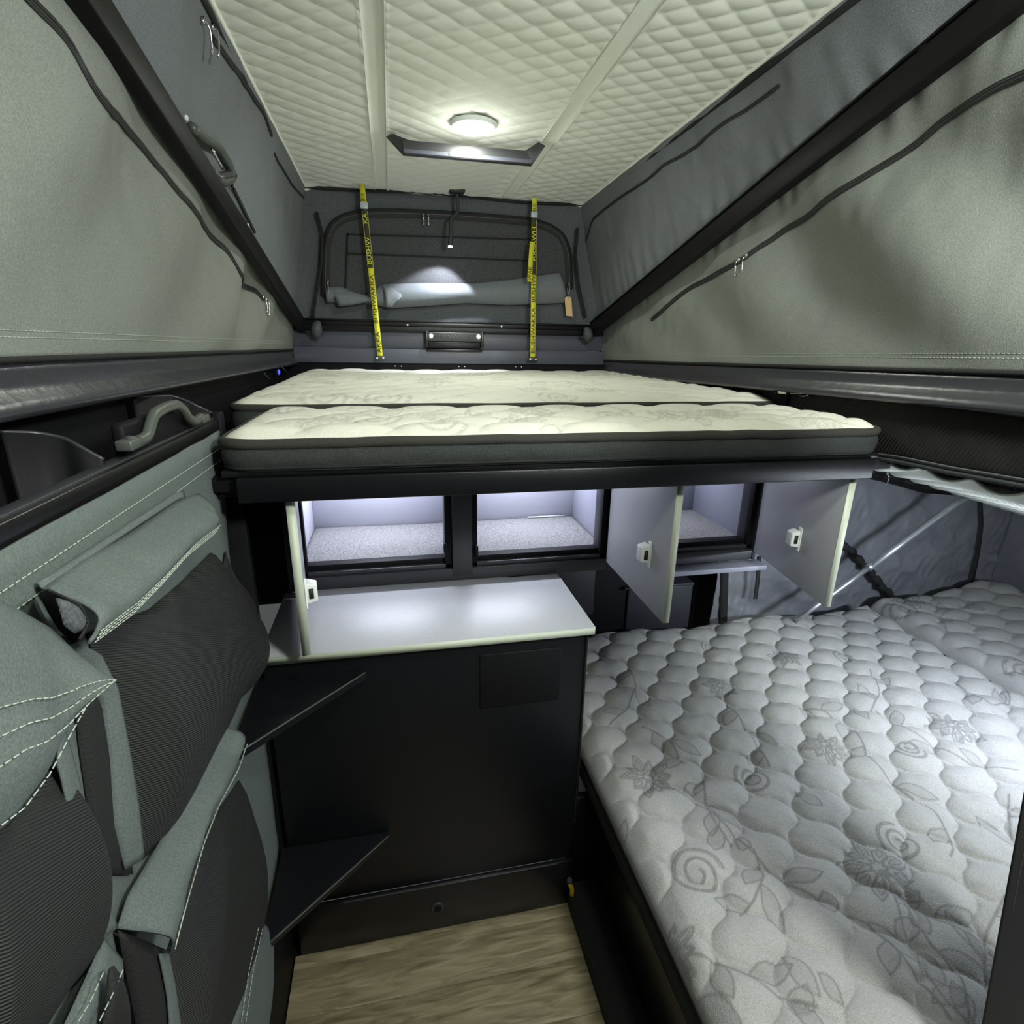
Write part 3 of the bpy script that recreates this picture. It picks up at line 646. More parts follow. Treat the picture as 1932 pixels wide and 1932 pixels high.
def mattress(name, x0, x1, y0, y1, z0, z1, rs, quilt, printer, topm, label, res, tape=.012, drop=.02, fall=.06, cat='mattress', base=1., group=None):
    root = thing(name, ((x0 + x1) / 2, (y0 + y1) / 2, z0), label, cat, group)
    nx, ny = int((x1 - x0) / res) + 1, int((y1 - y0) / res) + 1
    X, Y = np.meshgrid(np.linspace(x0, x1, nx), np.linspace(y0, y1, ny))
    # clamp into rounded rectangle
    for (cx, cy), r in zip(((x1, y1), (x0, y1), (x0, y0), (x1, y0)), rs):
        sx = -1 if cx == x1 else 1; sy = -1 if cy == y1 else 1
        ox, oy = cx + sx * r, cy + sy * r; m_ = ((X - ox) * sx < 0) & ((Y - oy) * sy < 0); d = np.hypot(X - ox, Y - oy); f = np.where(m_ & (d > r), r / np.maximum(d, 1e-6), 1)
        X = np.where(m_, ox + (X - ox) * f, X); Y = np.where(m_, oy + (Y - oy) * f, Y)
    X0g, Y0g = np.meshgrid(np.linspace(x0, x1, nx), np.linspace(y0, y1, ny))
    B = rrect(x0, x1, y0, y1, rs); B = np.vstack([B, B[:1]])
    D = seg_dist(X, Y, B) if X.size < 60000 else None
    if D is None:
        xc, yc = X[::6, ::6], Y[::6, ::6]; Dc = seg_dist(xc, yc, B)
        D = np.minimum(np.minimum(X - x0, x1 - X), np.minimum(Y - y0, y1 - Y))
        for (cx, cy), r in zip(((x1, y1), (x0, y1), (x0, y0), (x1, y0)), rs):
            sx = -1 if cx == x1 else 1; sy = -1 if cy == y1 else 1; ox, oy = cx + sx * r, cy + sy * r
            m_ = ((X - ox) * sx < 0) & ((Y - oy) * sy < 0); D = np.where(m_, np.minimum(D, r - np.hypot(X - ox, Y - oy)), D)
    e = np.clip(D / fall, 0, 1); e2 = np.sqrt(np.clip(1 - (1 - e) ** 2, 0, 1))
    Z = z1 - drop * (1 - e2) + quilt(X, Y) * np.clip(D / .035, .0, 1)
    G = np.stack([X, Y, Z], -1)
    top = grid('quilted_top', G, topm, root, 0)
    pr = Print(X0g, Y0g, *((.55, .86) if topm is MLOW else (.74, .94))); printer(pr)
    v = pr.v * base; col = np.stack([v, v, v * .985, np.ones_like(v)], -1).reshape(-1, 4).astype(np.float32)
    at = top.data.color_attributes.new('print', 'FLOAT_COLOR', 'POINT'); at.data.foreach_set('color', col.ravel())
    # side border
    Bs = resample(B, 360); c = np.array([(x0 + x1) / 2, (y0 + y1) / 2]); zt = z1 - drop
    T = np.gradient(Bs, axis=0); T /= np.linalg.norm(T, axis=1)[:, None] + 1e-9; N = np.stack([T[:, 1], -T[:, 0]], 1)
    rows = []
    for k, t in enumerate(np.linspace(0, 1, 9)):
        bul = .008 * math.sin(math.pi * t) + .0025 * vnoise(np.arange(360) * .35 + 7 * k * 0, np.full(360, t * 3.), 81)
        q = Bs + N * bul[:, None] if np.ndim(bul) else Bs + N * bul
        rows.append(np.column_stack([q, np.full(360, z0 + (zt - z0) * t)]))
    grid('border', np.array(rows), MSIDE, root, 0)
    wob = .002 * vnoise(np.arange(360) * .2, np.zeros(360), 9)
    tube('top_tape', np.column_stack([Bs, np.full(360, zt) + wob]), tape, MTAPE, root, 8, 1.)
    tube('bottom_tape', np.column_stack([Bs, np.full(360, z0 + .006)]), tape * .5, BLKC, root, 6, .8)
    mk('underside', np.column_stack([B[:-1], np.full(len(B) - 1, z0 + .002)]), [tuple(range(len(B) - 1))[::-1]], BLKC, root)
    return root
def ogee(X, Y, px, py, ox, oy, A, amp=.16):
    u = (X - ox) / px; v = (Y - oy) / py; p = (u + v) / 2; q = (u - v) / 2
    p2 = p + amp * .25 * np.sin(2 * math.pi * q); q2 = q + amp * .25 * np.sin(2 * math.pi * p)
    s1 = np.abs(np.sin(math.pi * p2)); s2 = np.abs(np.sin(math.pi * q2)); h = (s1 * s2) ** .42
    return A * h, s1, s2
def low_quilt(X, Y):
    h, s1, s2 = ogee(X, Y, .075, .084, .772, 1.407, .021, .30)
    w = np.exp(-np.minimum(s1, s2) * 2.2)
    wr = .0035 * w * vnoise((X * .72 + Y * .69) * 60, (X * .69 - Y * .72) * 9, 91) * 2 + .002 * vnoise(X * 40, Y * 40, 92)
    back = np.clip((Y - 1.55) / .3, 0, 1) * (.014 * np.sin((X - .70) * 10.5) + .010 * (X - 1.2))
    return h + wr + back - .004
def up_quilt(X, Y):
    h, s1, s2 = ogee(X, Y, .085, .078, 0, 0, .011, .3)
    return h - .004 + .005 * vnoise(X * 6, Y * 6, 93)
def low_print(pr):
    L = lambda *p: np.array([onZ(x, y, .5)[:2] for x, y in p])
    for c, t, R in (((1222, 1472), (1160, 1400), .075), ((1655, 1650), (1600, 1580), .085), ((1555, 1415), (1480, 1360), .072), ((1262, 1775), (1230, 1700), .06), ((1358, 1302), (1320, 1262), .06), ((1795, 1378), (1740, 1340), .08), ((1480, 1245), (1450, 1215), .06), ((1855, 1150), (1810, 1130), .06)):
        c_, t_ = L(c, t); d = t_ - c_; pr.flower(c_, math.atan2(d[1], d[0]), R)
    for c, R, ph in (((1315, 1655), .062, 0), ((1420, 1475), .048, 2), ((1695, 1595), .05, 1), ((1715, 1420), .045, 3), ((1590, 1245), .04, 0), ((1340, 1225), .035, 2), ((1745, 1205), .05, 4)):
        pr.spiral(L(c)[0], R, 2.1, ph)
    V = [[(1260, 1490), (1330, 1530), (1400, 1600), (1450, 1650), (1540, 1700), (1640, 1750), (1720, 1840), (1790, 1932)],
         [(1325, 1460), (1330, 1520), (1345, 1560), (1380, 1600)], [(1420, 1615), (1440, 1660), (1420, 1710), (1395, 1735)],
         [(1300, 1790), (1390, 1840), (1470, 1885), (1540, 1905)], [(1300, 1800), (1315, 1870), (1330, 1932)],
         [(1610, 1380), (1640, 1440), (1690, 1490), (1760, 1540), (1800, 1600), (1790, 1625)],
         [(1370, 1330), (1420, 1400), (1450, 1450)], [(1690, 1690), (1760, 1740), (1850, 1780)], [(1700, 1700), (1750, 1790), (1810, 1850), (1825, 1932)],
         [(1560, 1320), (1640, 1350), (1660, 1310), (1640, 1270)], [(1480, 1330), (1560, 1350), (1610, 1385)],
         [(1180, 1250), (1200, 1300), (1180, 1350), (1150, 1370)], [(1800, 1290), (1870, 1340), (1905, 1330), (1890, 1280)],
         [(1210, 1380), (1260, 1400), (1290, 1450)]]
    for v in V: pr.vine(L(*v), .0026, 3)
    for c, t, W in (((1475, 1810), (1545, 1890), .020), ((1540, 1850), (1590, 1900), .014), ((1550, 1690), (1572, 1730), .022), ((1500, 1500), (1550, 1530), .02), ((1320, 1860), (1300, 1932), .02), ((1180, 1540), (1150, 1580), .02), ((1160, 1590), (1190, 1620), .02), ((1385, 1590), (1415, 1610), .018), ((1730, 1800), (1780, 1870), .02), ((1500, 1925), (1520, 1870), .02)):
        a_, b_ = L(c, t); d = b_ - a_; pr.leaf(a_, math.atan2(d[1], d[0]), np.linalg.norm(d), W)
    random_print(pr, .55, 1.0, .15, .45, 8, 5); random_print(pr, 1.3, 2.0, .2, .9, 16, 6)
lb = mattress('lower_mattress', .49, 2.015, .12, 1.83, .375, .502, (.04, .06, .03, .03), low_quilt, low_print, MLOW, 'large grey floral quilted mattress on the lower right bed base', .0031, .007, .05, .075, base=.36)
def prt2(pr): random_print(pr, 2.03, 2.75, .6, 1.85, 22, 8)
def end_quilt(X, Y): return low_quilt(X, Y) * .8 + .05 * np.clip((X - 2.05) / .6, 0, 1) ** 1.5 * np.clip((Y - .6) / .8, 0, 1)
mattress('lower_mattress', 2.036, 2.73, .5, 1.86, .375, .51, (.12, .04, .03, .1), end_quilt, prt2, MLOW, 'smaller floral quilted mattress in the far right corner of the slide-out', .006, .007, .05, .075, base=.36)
def prt3(pr): random_print(pr, -.3, 1.05, 1.08, 1.45, 26, 11, .8)
def prt4(pr): random_print(pr, -.38, 1.12, 1.5, 2.8, 50, 12, .9)
mattress('upper_mattress', -.308, 1.10, 1.05, 1.445, 1.362, 1.432, (.05, .06, .05, .05), up_quilt, prt3, MTOP, 'narrow cream quilted mattress strip at the front edge of the upper bunk', .005, .010, .020, .07, base=1.)
mattress('upper_mattress', -.395, 1.15, 1.475, 2.80, 1.347, 1.448, (.08, .08, .05, .04), up_quilt, prt4, MTOP, 'wide cream quilted mattress filling the far part of the upper bunk', .0065, .009, .022, .09, base=1.)

# ================================================================ BUNK PLATFORM + OVERHEAD CABINET
bp = thing('bunk_platform', (.37, 1.9, 1.30), 'black steel bunk platform with a front edge bar under the cream mattresses', 'bed base')
box('deck_board', (-.44, 1.075, 1.318), (1.16, 2.83, 1.345), BLKM, bp)
box('edge_bar', (-.285, 1.05, 1.302), (1.088, 1.085, 1.350), BLKS, bp, .003)
box('edge_channel', (-.31, 1.058, 1.350), (1.10, 1.085, 1.362), BLK, bp, .002)
box('end_plate', (-.33, 1.09, 1.305), (-.285, 1.12, 1.345), BLKM, bp)
YC = 1.473
oc = thing('overhead_cabinet', (.42, 1.65, .925), 'charcoal three-bay locker under the bunk with pale grey doors open', 'cabinet')
bays = [(-.258, .140), (.213, .612), (.668, 1.118)]; zb0, zb1 = .962, 1.315
multibox('face_frame', [((-.30, YC, .925), (1.135, YC + .022, .962))], FRM, oc)
for a, b in ((-.30, -.262), (.148, .205), (.622, .66), (1.122, 1.135)):
    box('stile', (a, YC - .002, .925 if a > .2 else .94), (b, YC + .024, 1.318), FRM, oc)
for a, b in bays:
    # stepped rebate frame
    box('rebate', (a - .004, YC + .010, zb0), (b + .004, YC + .026, zb0 + .012), FRM, oc, .001); box('rebate', (a, YC + .026, zb0 + .004), (b, YC + .06, zb0 + .026), BLKM, oc, .001)
    box('rebate', (b - .012, YC + .01, zb0), (b + .01, YC + .03, zb1), BLKM, oc, .001); box('rebate', (a - .01, YC + .01, zb0), (a + .008, YC + .03, zb1), BLKM, oc, .001)
    box('rebate', (b - .012, YC + .03, zb0 + .01), (b - .004, YC + .07, zb1), FRM, oc, .001)
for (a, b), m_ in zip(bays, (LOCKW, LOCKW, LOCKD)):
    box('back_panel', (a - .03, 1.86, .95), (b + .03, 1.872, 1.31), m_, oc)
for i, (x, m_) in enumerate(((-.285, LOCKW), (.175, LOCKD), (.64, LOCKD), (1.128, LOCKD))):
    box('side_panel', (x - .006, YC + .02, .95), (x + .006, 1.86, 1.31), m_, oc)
for i, (a, b) in enumerate(bays):
    nx, ny = 40, 36; X, Y = np.meshgrid(np.linspace(a - .02, b + .02, nx), np.linspace(YC + .055, 1.858, ny))
    Z = .974 + .005 * vnoise(X * 9, Y * 9, 100 + i) + (.035 * np.clip((X - b + .07) / .08, 0, 1) * np.clip((1.62 - Y) / .1, 0, 1) * -1 if i == 0 else 0)
    grid('carpet_liner', np.stack([X, Y, Z], -1), CARP, oc, .006)
box('filler_plate', (-.46, 1.50, .88), (-.30, 1.512, 1.30), BLKM, oc); box('cabinet_floor', (-.30, YC + .02, .935), (1.135, 1.87, .965), FRM, oc); box('cabinet_top', (-.30, YC + .01, 1.312), (1.135, 1.87, 1.318), LOCKW, oc)
for a, b in bays: box('light_strip', (a + .05, 1.79, 1.296), (b - .05, 1.81, 1.306), LEDS, oc, .001)
box('hinge_catch', (.204 + .008, YC - .006, 1.0), (.222, YC + .01, 1.03), BLKM, oc, .003); box('hinge_catch', (.124, YC + .0, 1.012), (.136, YC + .03, 1.04), BLKM, oc, .003)
box('angle_trim', (.46, 1.846, .980), (.60, 1.850, .985), WHT, oc, 0)
box('lower_shelf_board', (.70, YC - .045, .905), (1.15, YC + .01, .921), LOCKD, oc, .002)
def door(xh, ang, w, zt, zb_, latch_side, yl, zl, Yh=1.462):
    # slab hinged at xh on the face, opened towards the viewer
    d = np.array([math.sin(ang), -math.cos(ang), 0]); n = np.array([math.cos(ang), math.sin(ang), 0]); h = np.array([xh, Yh, 0]); t = .016
    def slab(nm, s0, s1, q0, q1, z0, z1, m_, par, bev=.001):
        V = [h + d * s + n * q + np.array([0, 0, z]) for z in (z0, z1) for s, q in ((s0, q0), (s1, q0), (s1, q1), (s0, q1))]
        return mk(nm, V, [(0, 3, 2, 1), (4, 5, 6, 7), (0, 1, 5, 4), (1, 2, 6, 5), (2, 3, 7, 6), (3, 0, 4, 7)], m_, par, bevel=bev)
    D = slab('door', 0, w, -t / 2, t / 2, zb_, zt, GREY, oc); D['label'] = 'pale grey laminate locker door, open'
    slab('edge_band', w, w + .0015, -t / 2 - .0005, t / 2 + .0005, zb_, zt, EDGE, D, 0)
    s = latch_side; q = s * t / 2
    lt = slab('latch', yl - .006, yl + .010, q, q + s * .004, zl - .034, zl + .034, WHT, D, .003) if s > 0 else slab('latch', yl - .006, yl + .010, q + s * .004, q, zl - .034, zl + .034, WHT, D, .003)
    V = []
    for z0, s0, s1, qq in ((-.024, -.028, .006, 0), (.024, -.028, .006, 0)):
        for a_, b_ in ((s0, .003), (s1, .003), (s1, .026), (s0 + .006, .026)): V.append(h + d * (yl + a_) + n * (q + s * b_) + np.array([0, 0, zl + z0 * (.8 if b_ > .01 else 1)]))
    mk('latch', V, [(0, 3, 2, 1), (4, 5, 6, 7), (0, 1, 5, 4), (1, 2, 6, 5), (2, 3, 7, 6), (3, 0, 4, 7)], WHT, D, bevel=.002)
    slab('latch_slot', yl + .0061, yl + .0075, min(q + s * .008, q + s * .018), max(q + s * .008, q + s * .018), zl - .012, zl + .012, INK, D, 0)
    return D
door(-.262, math.radians(9), .385, 1.30, .957, 1, .30, 1.06)
door(.622, math.radians(-1), .385, 1.305, .957, -1, .285, 1.095)
door(1.128, math.radians(-9), .385, 1.305, .957, -1, .23, 1.085)
# black side wall left of the cabinet
box('wall_side_panel', (-.45, 1.18, .0), (-.312, 1.20, 1.30), BLKM); struct(bpy.data.objects['wall_side_panel'], None, 'wall'); bpy.data.objects['wall_side_panel'].name = 'trim_5'
# ================================================================ BENCH
bc = thing('bench_cabinet', (.08, 1.3, 0), 'black lower cabinet with a grey laminate worktop and square access cover', 'cabinet')
V = np.array([(-.312, 1.138, .908), (.462, 1.138, .908), (.462, 1.47, .908), (-.312, 1.47, .908), (-.312, 1.138, .925), (.462, 1.138, .925), (.462, 1.47, .925), (-.312, 1.47, .925)])
mk('worktop', V, BF, GREY, bc, bevel=.0008); box('edge_band', (-.312, 1.1365, .9075), (.4635, 1.138, .9255), EDGE, bc, 0)
box('edge_band', (.462, 1.1365, .9075), (.4635, 1.47, .9255), EDGE, bc, 0)
box('front_panel', (-.31, 1.16, .168), (.448, 1.175, .907), BLKS, bc); box('side_panel', (.436, 1.175, .0), (.45, 1.46, .907), BLKS, bc)
box('side_panel', (-.31, 1.175, .0), (-.296, 1.46, .907), BLKM, bc)
box('corner_edge', (.447, 1.156, .30), (.454, 1.176, .907), BLK, bc); box('corner_edge', (.452, 1.19, .53), (.466, 1.23, .72), BLKM, bc, .003)
box('access_cover', (.178, 1.1555, .715), (.385, 1.1605, .868), BLKM, bc, .006)
box('kick_plate', (-.31, 1.150, .0), (.45, 1.162, .166), BLK, bc); box('kick_edge', (-.19, 1.147, .163), (.40, 1.151, .1665), FRM, bc, .0008)
cyl('cable_grommet', (.058, 1.151, .085), (0, -1, 0), .018, .006, DPLA, bc, 24, .016); cyl('grommet_cap', (.058, 1.146, .085), (0, -1, 0), .011, .003, BLKM, bc, 20)
box('back_panel', (-.30, 1.45, .0), (.45, 1.465, .907), BLKM, bc)
ct = thing('pull_cord', (.443, 1.146, .05), 'short yellow cord end beside the black kick plate at the floor corner', 'cord')
tube('cord', smoothp([(.440, 1.143, .088), (.446, 1.135, .075), (.446, 1.134, .052)], 10, 1), .0065, mat('amber_cord', (.6, .38, .02), .6), ct, 8); cyl('cord_cap', (.440, 1.147, .086), (0, -.3, 1), .008, .016, DPLA, ct, 10)
# void behind the doors, right of the bench
vd = thing('storage_box', (.8, 1.86, .40), 'dark plastic storage bins in the recess beside the bench cabinet', 'bin')
box('bin_shell', (.50, 1.86, .40), (.88, 2.10, .80), BLKM, vd, .01); box('bin_front', (.505, 1.852, .56), (.74, 1.862, .83), FRM, vd, .012); box('bin_shelf', (.86, 1.84, .66), (1.16, 2.1, .672), FRM, vd, .002)
box('bin_side', (.885, 1.86, .45), (1.17, 1.875, .655), FRM, vd, .006)
box('trim_6', (.45, 2.12, .0), (1.55, 2.14, 1.32), BLKM); struct(bpy.data.objects['trim_6'], None, 'wall')
# steps
for z, lab in ((.862, 'upper black triangular corner step beside the bench cabinet'), (.371, 'lower black triangular corner step beside the bench cabinet')):
    xo = 0 if z > .5 else .028
    th = .02; P = [(-.322, 1.158), (-.095 + xo, 1.158), (-.090 + xo, 1.146), (-.318, .918), (-.322, .93)]
    V = [(x, y, z - th) for x, y in P] + [(x, y, z) for x, y in P]; n = len(P)
    st = thing('corner_step', (-.25, 1.08, z - th), lab, 'step')
    mk('tread', V, [tuple(range(n)), tuple(range(n, 2 * n))[::-1]] + [(i, i + n, (i + 1) % n + n, (i + 1) % n) for i in range(n)], BLKS, st, bevel=.0012)
    tube('front_edge', resample([(-.090 + xo, 1.145, z - .002), (-.318, .916, z - .002)], 8), .0016, GPLA, st, 6)  # lighter edge colour paints in the highlight along the step
    box('wall_bracket', (-.322, 1.02, z - .045), (-.312, 1.15, z - th), BLKM, st)

# ================================================================ FLOOR AND LOWER SIDES
fl = thing('floor', (.06, .6, 0)); struct(fl, 'weathered oak vinyl plank floor', 'floor')
box('subfloor', (-.45, -.6, -.04), (.5, 1.2, -.012), BLKM, fl)
for y0, y1, sk in ((1.116, 1.152, 0), (1.0, 1.116, 0), (.87, 1.0, 0), (.74, .87, 0), (.6, .74, 0), (.45, .6, 0), (.3, .45, 0), (.1, .3, 0), (-.2, .1, 0)):
    V = np.array([(-.325, y0 + .0004, -.012), (.44, y0 + .0004 + sk, -.012), (.44, y1 - .0004 + (sk if y1 < 1.12 and y1 > 1.1 else 0), -.012), (-.325, y1 - .0004, -.012)])
    V = np.vstack([V, V + (0, 0, .012)]); mk('plank', V, BF, WOOD, fl, bevel=.0008)
    if y0 > 1.1: pass
sb = thing('bed_base', (.5, .7, 0), 'black box base under the lower mattress with a charcoal ledge at floor level', 'bed base')
box('ledge', (.44, -.3, 0), (.56, 1.178, .045), BLKC, sb, .004); box('base_side', (.53, -.3, .0), (.56, 1.84, .375), BLK, sb)
box('deck', (.50, -.2, .355), (2.75, 1.87, .375), BLKM, sb); box('base_end', (.56, 1.80, .0), (1.2, 1.83, .355), BLKM, sb); box('filler_panel', (.452, 1.178, .0), (.56, 1.20, .36), BLKM, sb)
# left lower black wall behind the organiser
lw = thing('wall_lower_left', (-.35, .7, 0)); struct(lw, 'black lower wall panel behind the canvas organiser', 'wall')
box('skirting', (-.352, -.3, 0), (-.328, 1.15, .28), BLKM, lw)

# ================================================================ SHELF BIN with handle, top left
sbn = thing('shelf_bin', (-.40, .8, 1.25), 'long open black wall bin with curved dividers and a top rim above the pockets', 'bin')
Xp = -.343; ztop = 1.438
box('front_rim', (Xp - .010, -.1, ztop - .030), (Xp + .002, 1.215, ztop), BLK, sbn, .003); box('rim_top', (Xp - .022, -.1, ztop - .004), (Xp - .004, 1.215, ztop + .003), FRM, sbn, .001)
box('rim_lip', (Xp + .002, -.1, ztop - .030), (Xp + .006, 1.21, ztop - .024), FRM, sbn, .001)
box('bin_floor', (-.46, -.1, 1.20), (Xp - .01, 1.2, 1.212), BLKM, sbn); box('bin_front', (Xp - .012, -.1, 1.20), (Xp - .006, 1.2, ztop - .02), BLKM, sbn)
box('end_cap', (Xp - .012, 1.195, ztop - .05), (Xp + .008, 1.22, ztop + .012), BLKM, sbn, .004)
for px0 in ([(0, 815), (70, 817), (118, 826), (150, 843), (195, 868)], [(250, 750), (325, 747), (350, 755), (375, 768), (410, 785)]):
    n = len(px0); P = []
    for i, (x, y) in enumerate(px0):
        X = -.446 + (Xp - .012 + .446) * (i / (n - 1)) ** 1.0; P.append(onX(x, y, X))
    P = np.array(P); ym = P[-1, 1]; P = smoothp(P, 24, 2)
    Q = P.copy(); Q[:, 2] = 1.212
    loft('divider', P, Q, BLKM, sbn, 24, 3, 0, (0, 1, 0), .006, prof=lambda t: t * 0); tube('divider_rim', P, .0028, FRM, sbn, 6)
gh = thing('grab_rail', onX(300, 830, Xp - .012), 'charcoal moulded grab handle standing on the wall bin rim', 'grab rail')
hx = Xp + .004
P = np.array([onX(x, y, hx) for x, y in ((244, 834), (258, 835), (278, 824), (284, 800), (290, 782), (310, 770), (332, 763), (345, 772), (356, 790), (366, 797), (380, 787))])
tube('grip', smoothp(P, 50, 2), .0085, GPLA, gh, 10, .9, (1, 0, 0))
Pb = P.copy(); 
box('handle_backplate', (hx - .03, P[:, 1].min() + .02, ztop - .006), (hx - .012, P[:, 1].max() - .01, ztop + .045), BLKM, gh, .006)
for q in (P[0], P[-1]): box('foot', q + (-.012, -.016, -.010), q + (.009, .020, .004), GPLA, gh, .003)

# ================================================================ ORGANISER (canvas pockets)
org = thing('pocket_organiser', (-.335, .8, .1), 'grey-green canvas organiser with black net pockets hanging on the left wall', 'organiser')
XO = -.337
def pX(L, X=XO): return np.array([onX(x, y, X) for x, y in L])
# backing cloth
T_ = np.array([(XO, y, ztop - .028) for y in np.linspace(-.1, 1.21, 60)])
Rr = smoothp(pX([(412, 812), (425, 950), (436, 1090), (470, 1200), (505, 1380), (530, 1560), (515, 1700), (500, 1932)]), 60, 4)
n = 60; G = np.zeros((n, n, 3))
for i in range(n):
    yR, zR = Rr[i, 1], Rr[i, 2]
    ys = np.linspace(-.1, yR, n); G[i, :, 0] = XO; G[i, :, 1] = ys; G[i, :, 2] = zR
G[..., 0] += .005 * vnoise(G[..., 1] * 14, G[..., 2] * 5, 120) + .0015
grid('backing_cloth', G, CANVP, org, .003)
def stitch(px, X, parent, r=.0008, n=60):
    stitches(smoothp(pX(px, X), n, 2), r, STITCH, parent)
for k in range(2):
    stitches(np.array([(XO + .006, y, ztop - .05 - .022 * k) for y in np.linspace(.3, 1.19, 80)]), .0007 + .0004 * (1 - k), STITCH, org)
pk = lambda nm, a, b, m_, bul, X=XO + .006, **k: loft(nm, pX(a, X), pX(b, X), m_, org, k.pop('n', 30), k.pop('kk', 18), bul, **k)
# upper far pocket: net body, gusset, flap
nb = pk('net_pocket', [(165, 1195), (200, 1180), (280, 1150), (345, 1095), (400, 1040), (436, 1085), (480, 1160), (494, 1235)],
        [(268, 1622), (290, 1600), (320, 1570), (345, 1530), (380, 1460), (410, 1400), (425, 1345), (460, 1305)], MESH, .045, kk=26)
loft('pocket_edge', pX([(150, 1215), (190, 1235), (222, 1300), (245, 1420), (262, 1520), (272, 1620)], XO + .02), pX([(120, 1215), (160, 1270), (190, 1330), (205, 1430), (215, 1560), (235, 1640)], XO + .012), CANVP, org, 30, 6, .004)
loft('pocket_gusset', pX([(118, 1200), (135, 1290), (150, 1420), (170, 1560), (195, 1650)], XO + .004), pX([(185, 1240), (200, 1300), (218, 1420), (238, 1560), (250, 1650)], XO + .008), MESHD, org, 24, 6, .006)
loft('hem_band', pX([(70, 1100), (200, 1015), (330, 930), (345, 925)], XO + .008), pX([(80, 1112), (205, 1028), (332, 945), (350, 938)], XO + .012), CANVP, org, 24, 4, .003)
fa = pX([(80, 1112), (150, 1060), (240, 1010), (330, 948), (372, 932)], XO + .012); fb = pX([(165, 1215), (235, 1165), (290, 1110), (345, 1050), (398, 1008)], XO + .055)
fo = loft('pocket_flap', fa, fb, CANVP, org, 40, 16, .022, (1, 0, 0), .003, .010, 5, prof=lambda t: np.sin(math.pi * t))
for k in (.80, .86, .92, .98):
    q = resample(fa, 50) * (1 - k) + resample(fb, 50) * k; q[:, 0] += .022 * math.sin(math.pi * k) + .0055; stitches(q, .0009, STITCH, fo)
loft('flap_lining', pX([(75, 1118), (90, 1150), (110, 1185), (140, 1215)], XO + .012), pX([(90, 1112), (150, 1140), (168, 1175), (150, 1205)], XO + .05), MESHD, org, 14, 8, .004)
loft('flap_end', pX([(105, 1128), (120, 1125), (150, 1140), (160, 1160)], XO + .045), pX([(112, 1150), (120, 1180), (140, 1195), (155, 1190)], XO + .045), CANVB, org, 12, 6, .004)
# side net at the far edge
loft('net_gusset', pX([(425, 1040), (436, 1080), (470, 1120), (490, 1200), (495, 1240)], XO + .008), pX([(400, 1240), (405, 1260), (415, 1285), (422, 1300), (455, 1305)], XO + .02), MESHD, org, 24, 12, .03)
# upper near pocket
ga = pX([(-60, 1100), (0, 1135), (50, 1162), (100, 1190), (140, 1232), (172, 1282)], XO + .03); gb = pX([(-120, 1700), (-30, 1590), (20, 1550), (70, 1480), (110, 1400), (168, 1292)], XO + .05)
gf = loft('pocket_flap', ga, gb, CANVP, org, 40, 18, .018, (1, 0, 0), .003, .011, 9, prof=lambda t: np.sin(math.pi * t))
for k in (.45, .55, .66, .95):
    q = resample(ga, 50) * (1 - k) + resample(gb, 50) * k; q[:, 0] += .018 * math.sin(math.pi * k) + .0055; stitches(q, .0009, STITCH, gf)
pk('net_pocket', [(-120, 1640), (-40, 1580), (10, 1530), (60, 1480), (95, 1440), (110, 1460)], [(-80, 2100), (20, 2010), (70, 1960), (120, 1880), (170, 1820), (200, 1745)], MESH, .03)
loft('pocket_edge', pX([(108, 1440), (128, 1530), (150, 1640), (175, 1720), (195, 1770)], XO + .022), pX([(112, 1340), (150, 1480), (172, 1600), (195, 1690), (222, 1750)], XO + .016), CANVP, org, 24, 6, .003)
# lower far pocket
ha = pX([(220, 1752), (240, 1690), (300, 1590), (355, 1480), (400, 1395), (415, 1368)], XO + .012); hb = pX([(320, 1795), (345, 1700), (372, 1600), (400, 1530), (440, 1460), (456, 1412)], XO + .045)
hf = loft('pocket_flap', ha, hb, CANVP, org, 40, 14, .020, (1, 0, 0), .003, .009, 13, prof=lambda t: np.sin(math.pi * t))
for k in (.82, .89, .96):
    q = resample(ha, 50) * (1 - k) + resample(hb, 50) * k; q[:, 0] += .02 * math.sin(math.pi * k) + .0055; stitches(q, .0009, STITCH, hf)
pk('net_pocket', [(318, 1790), (345, 1700), (375, 1600), (405, 1540), (452, 1470), (470, 1560)], [(330, 2100), (360, 2080), (400, 2040), (430, 2000), (460, 1900), (490, 1740)], MESH, .035)
loft('pocket_gusset', pX([(222, 1755), (240, 1850), (262, 1960), (280, 2050)], XO + .012), pX([(318, 1795), (325, 1850), (335, 1960), (345, 2050)], XO + .03), MESHD, org, 20, 8, .008)
loft('pocket_edge', pX([(318, 1800), (330, 1860), (345, 1960), (350, 2050)], XO + .032), pX([(300, 1800), (315, 1880), (322, 1960), (330, 2050)], XO + .034), CANVP, org, 20, 5, .002)
loft('hem_flap', pX([(480, 1738), (500, 1745), (516, 1762)], XO + .02), pX([(420, 1990), (465, 1985), (505, 1960)], XO + .03), CANVP, org, 14, 16, .012, wr=.003)
for s in (0, 8): stitch([(488 + s, 1750), (470 + s, 1830), (455 + s, 1932)], XO + .04, org)
# bottom near pocket
loft('hem_flap', pX([(195, 1770), (210, 1790), (232, 1812)], XO + .015), pX([(90, 2000), (130, 2010), (190, 2030)], XO + .03), CANVP, org, 14, 14, .01)
loft('pocket_gusset', pX([(205, 1830), (212, 1822), (222, 1835)], XO + .045), pX([(190, 1960), (215, 1960), (245, 1960)], XO + .045), MESHD, org, 10, 12, .006)
stitch([(232, 1830), (215, 1870), (185, 1932)], XO + .05, org); stitch([(195, 1835), (170, 1890), (145, 1932)], XO + .04, org)

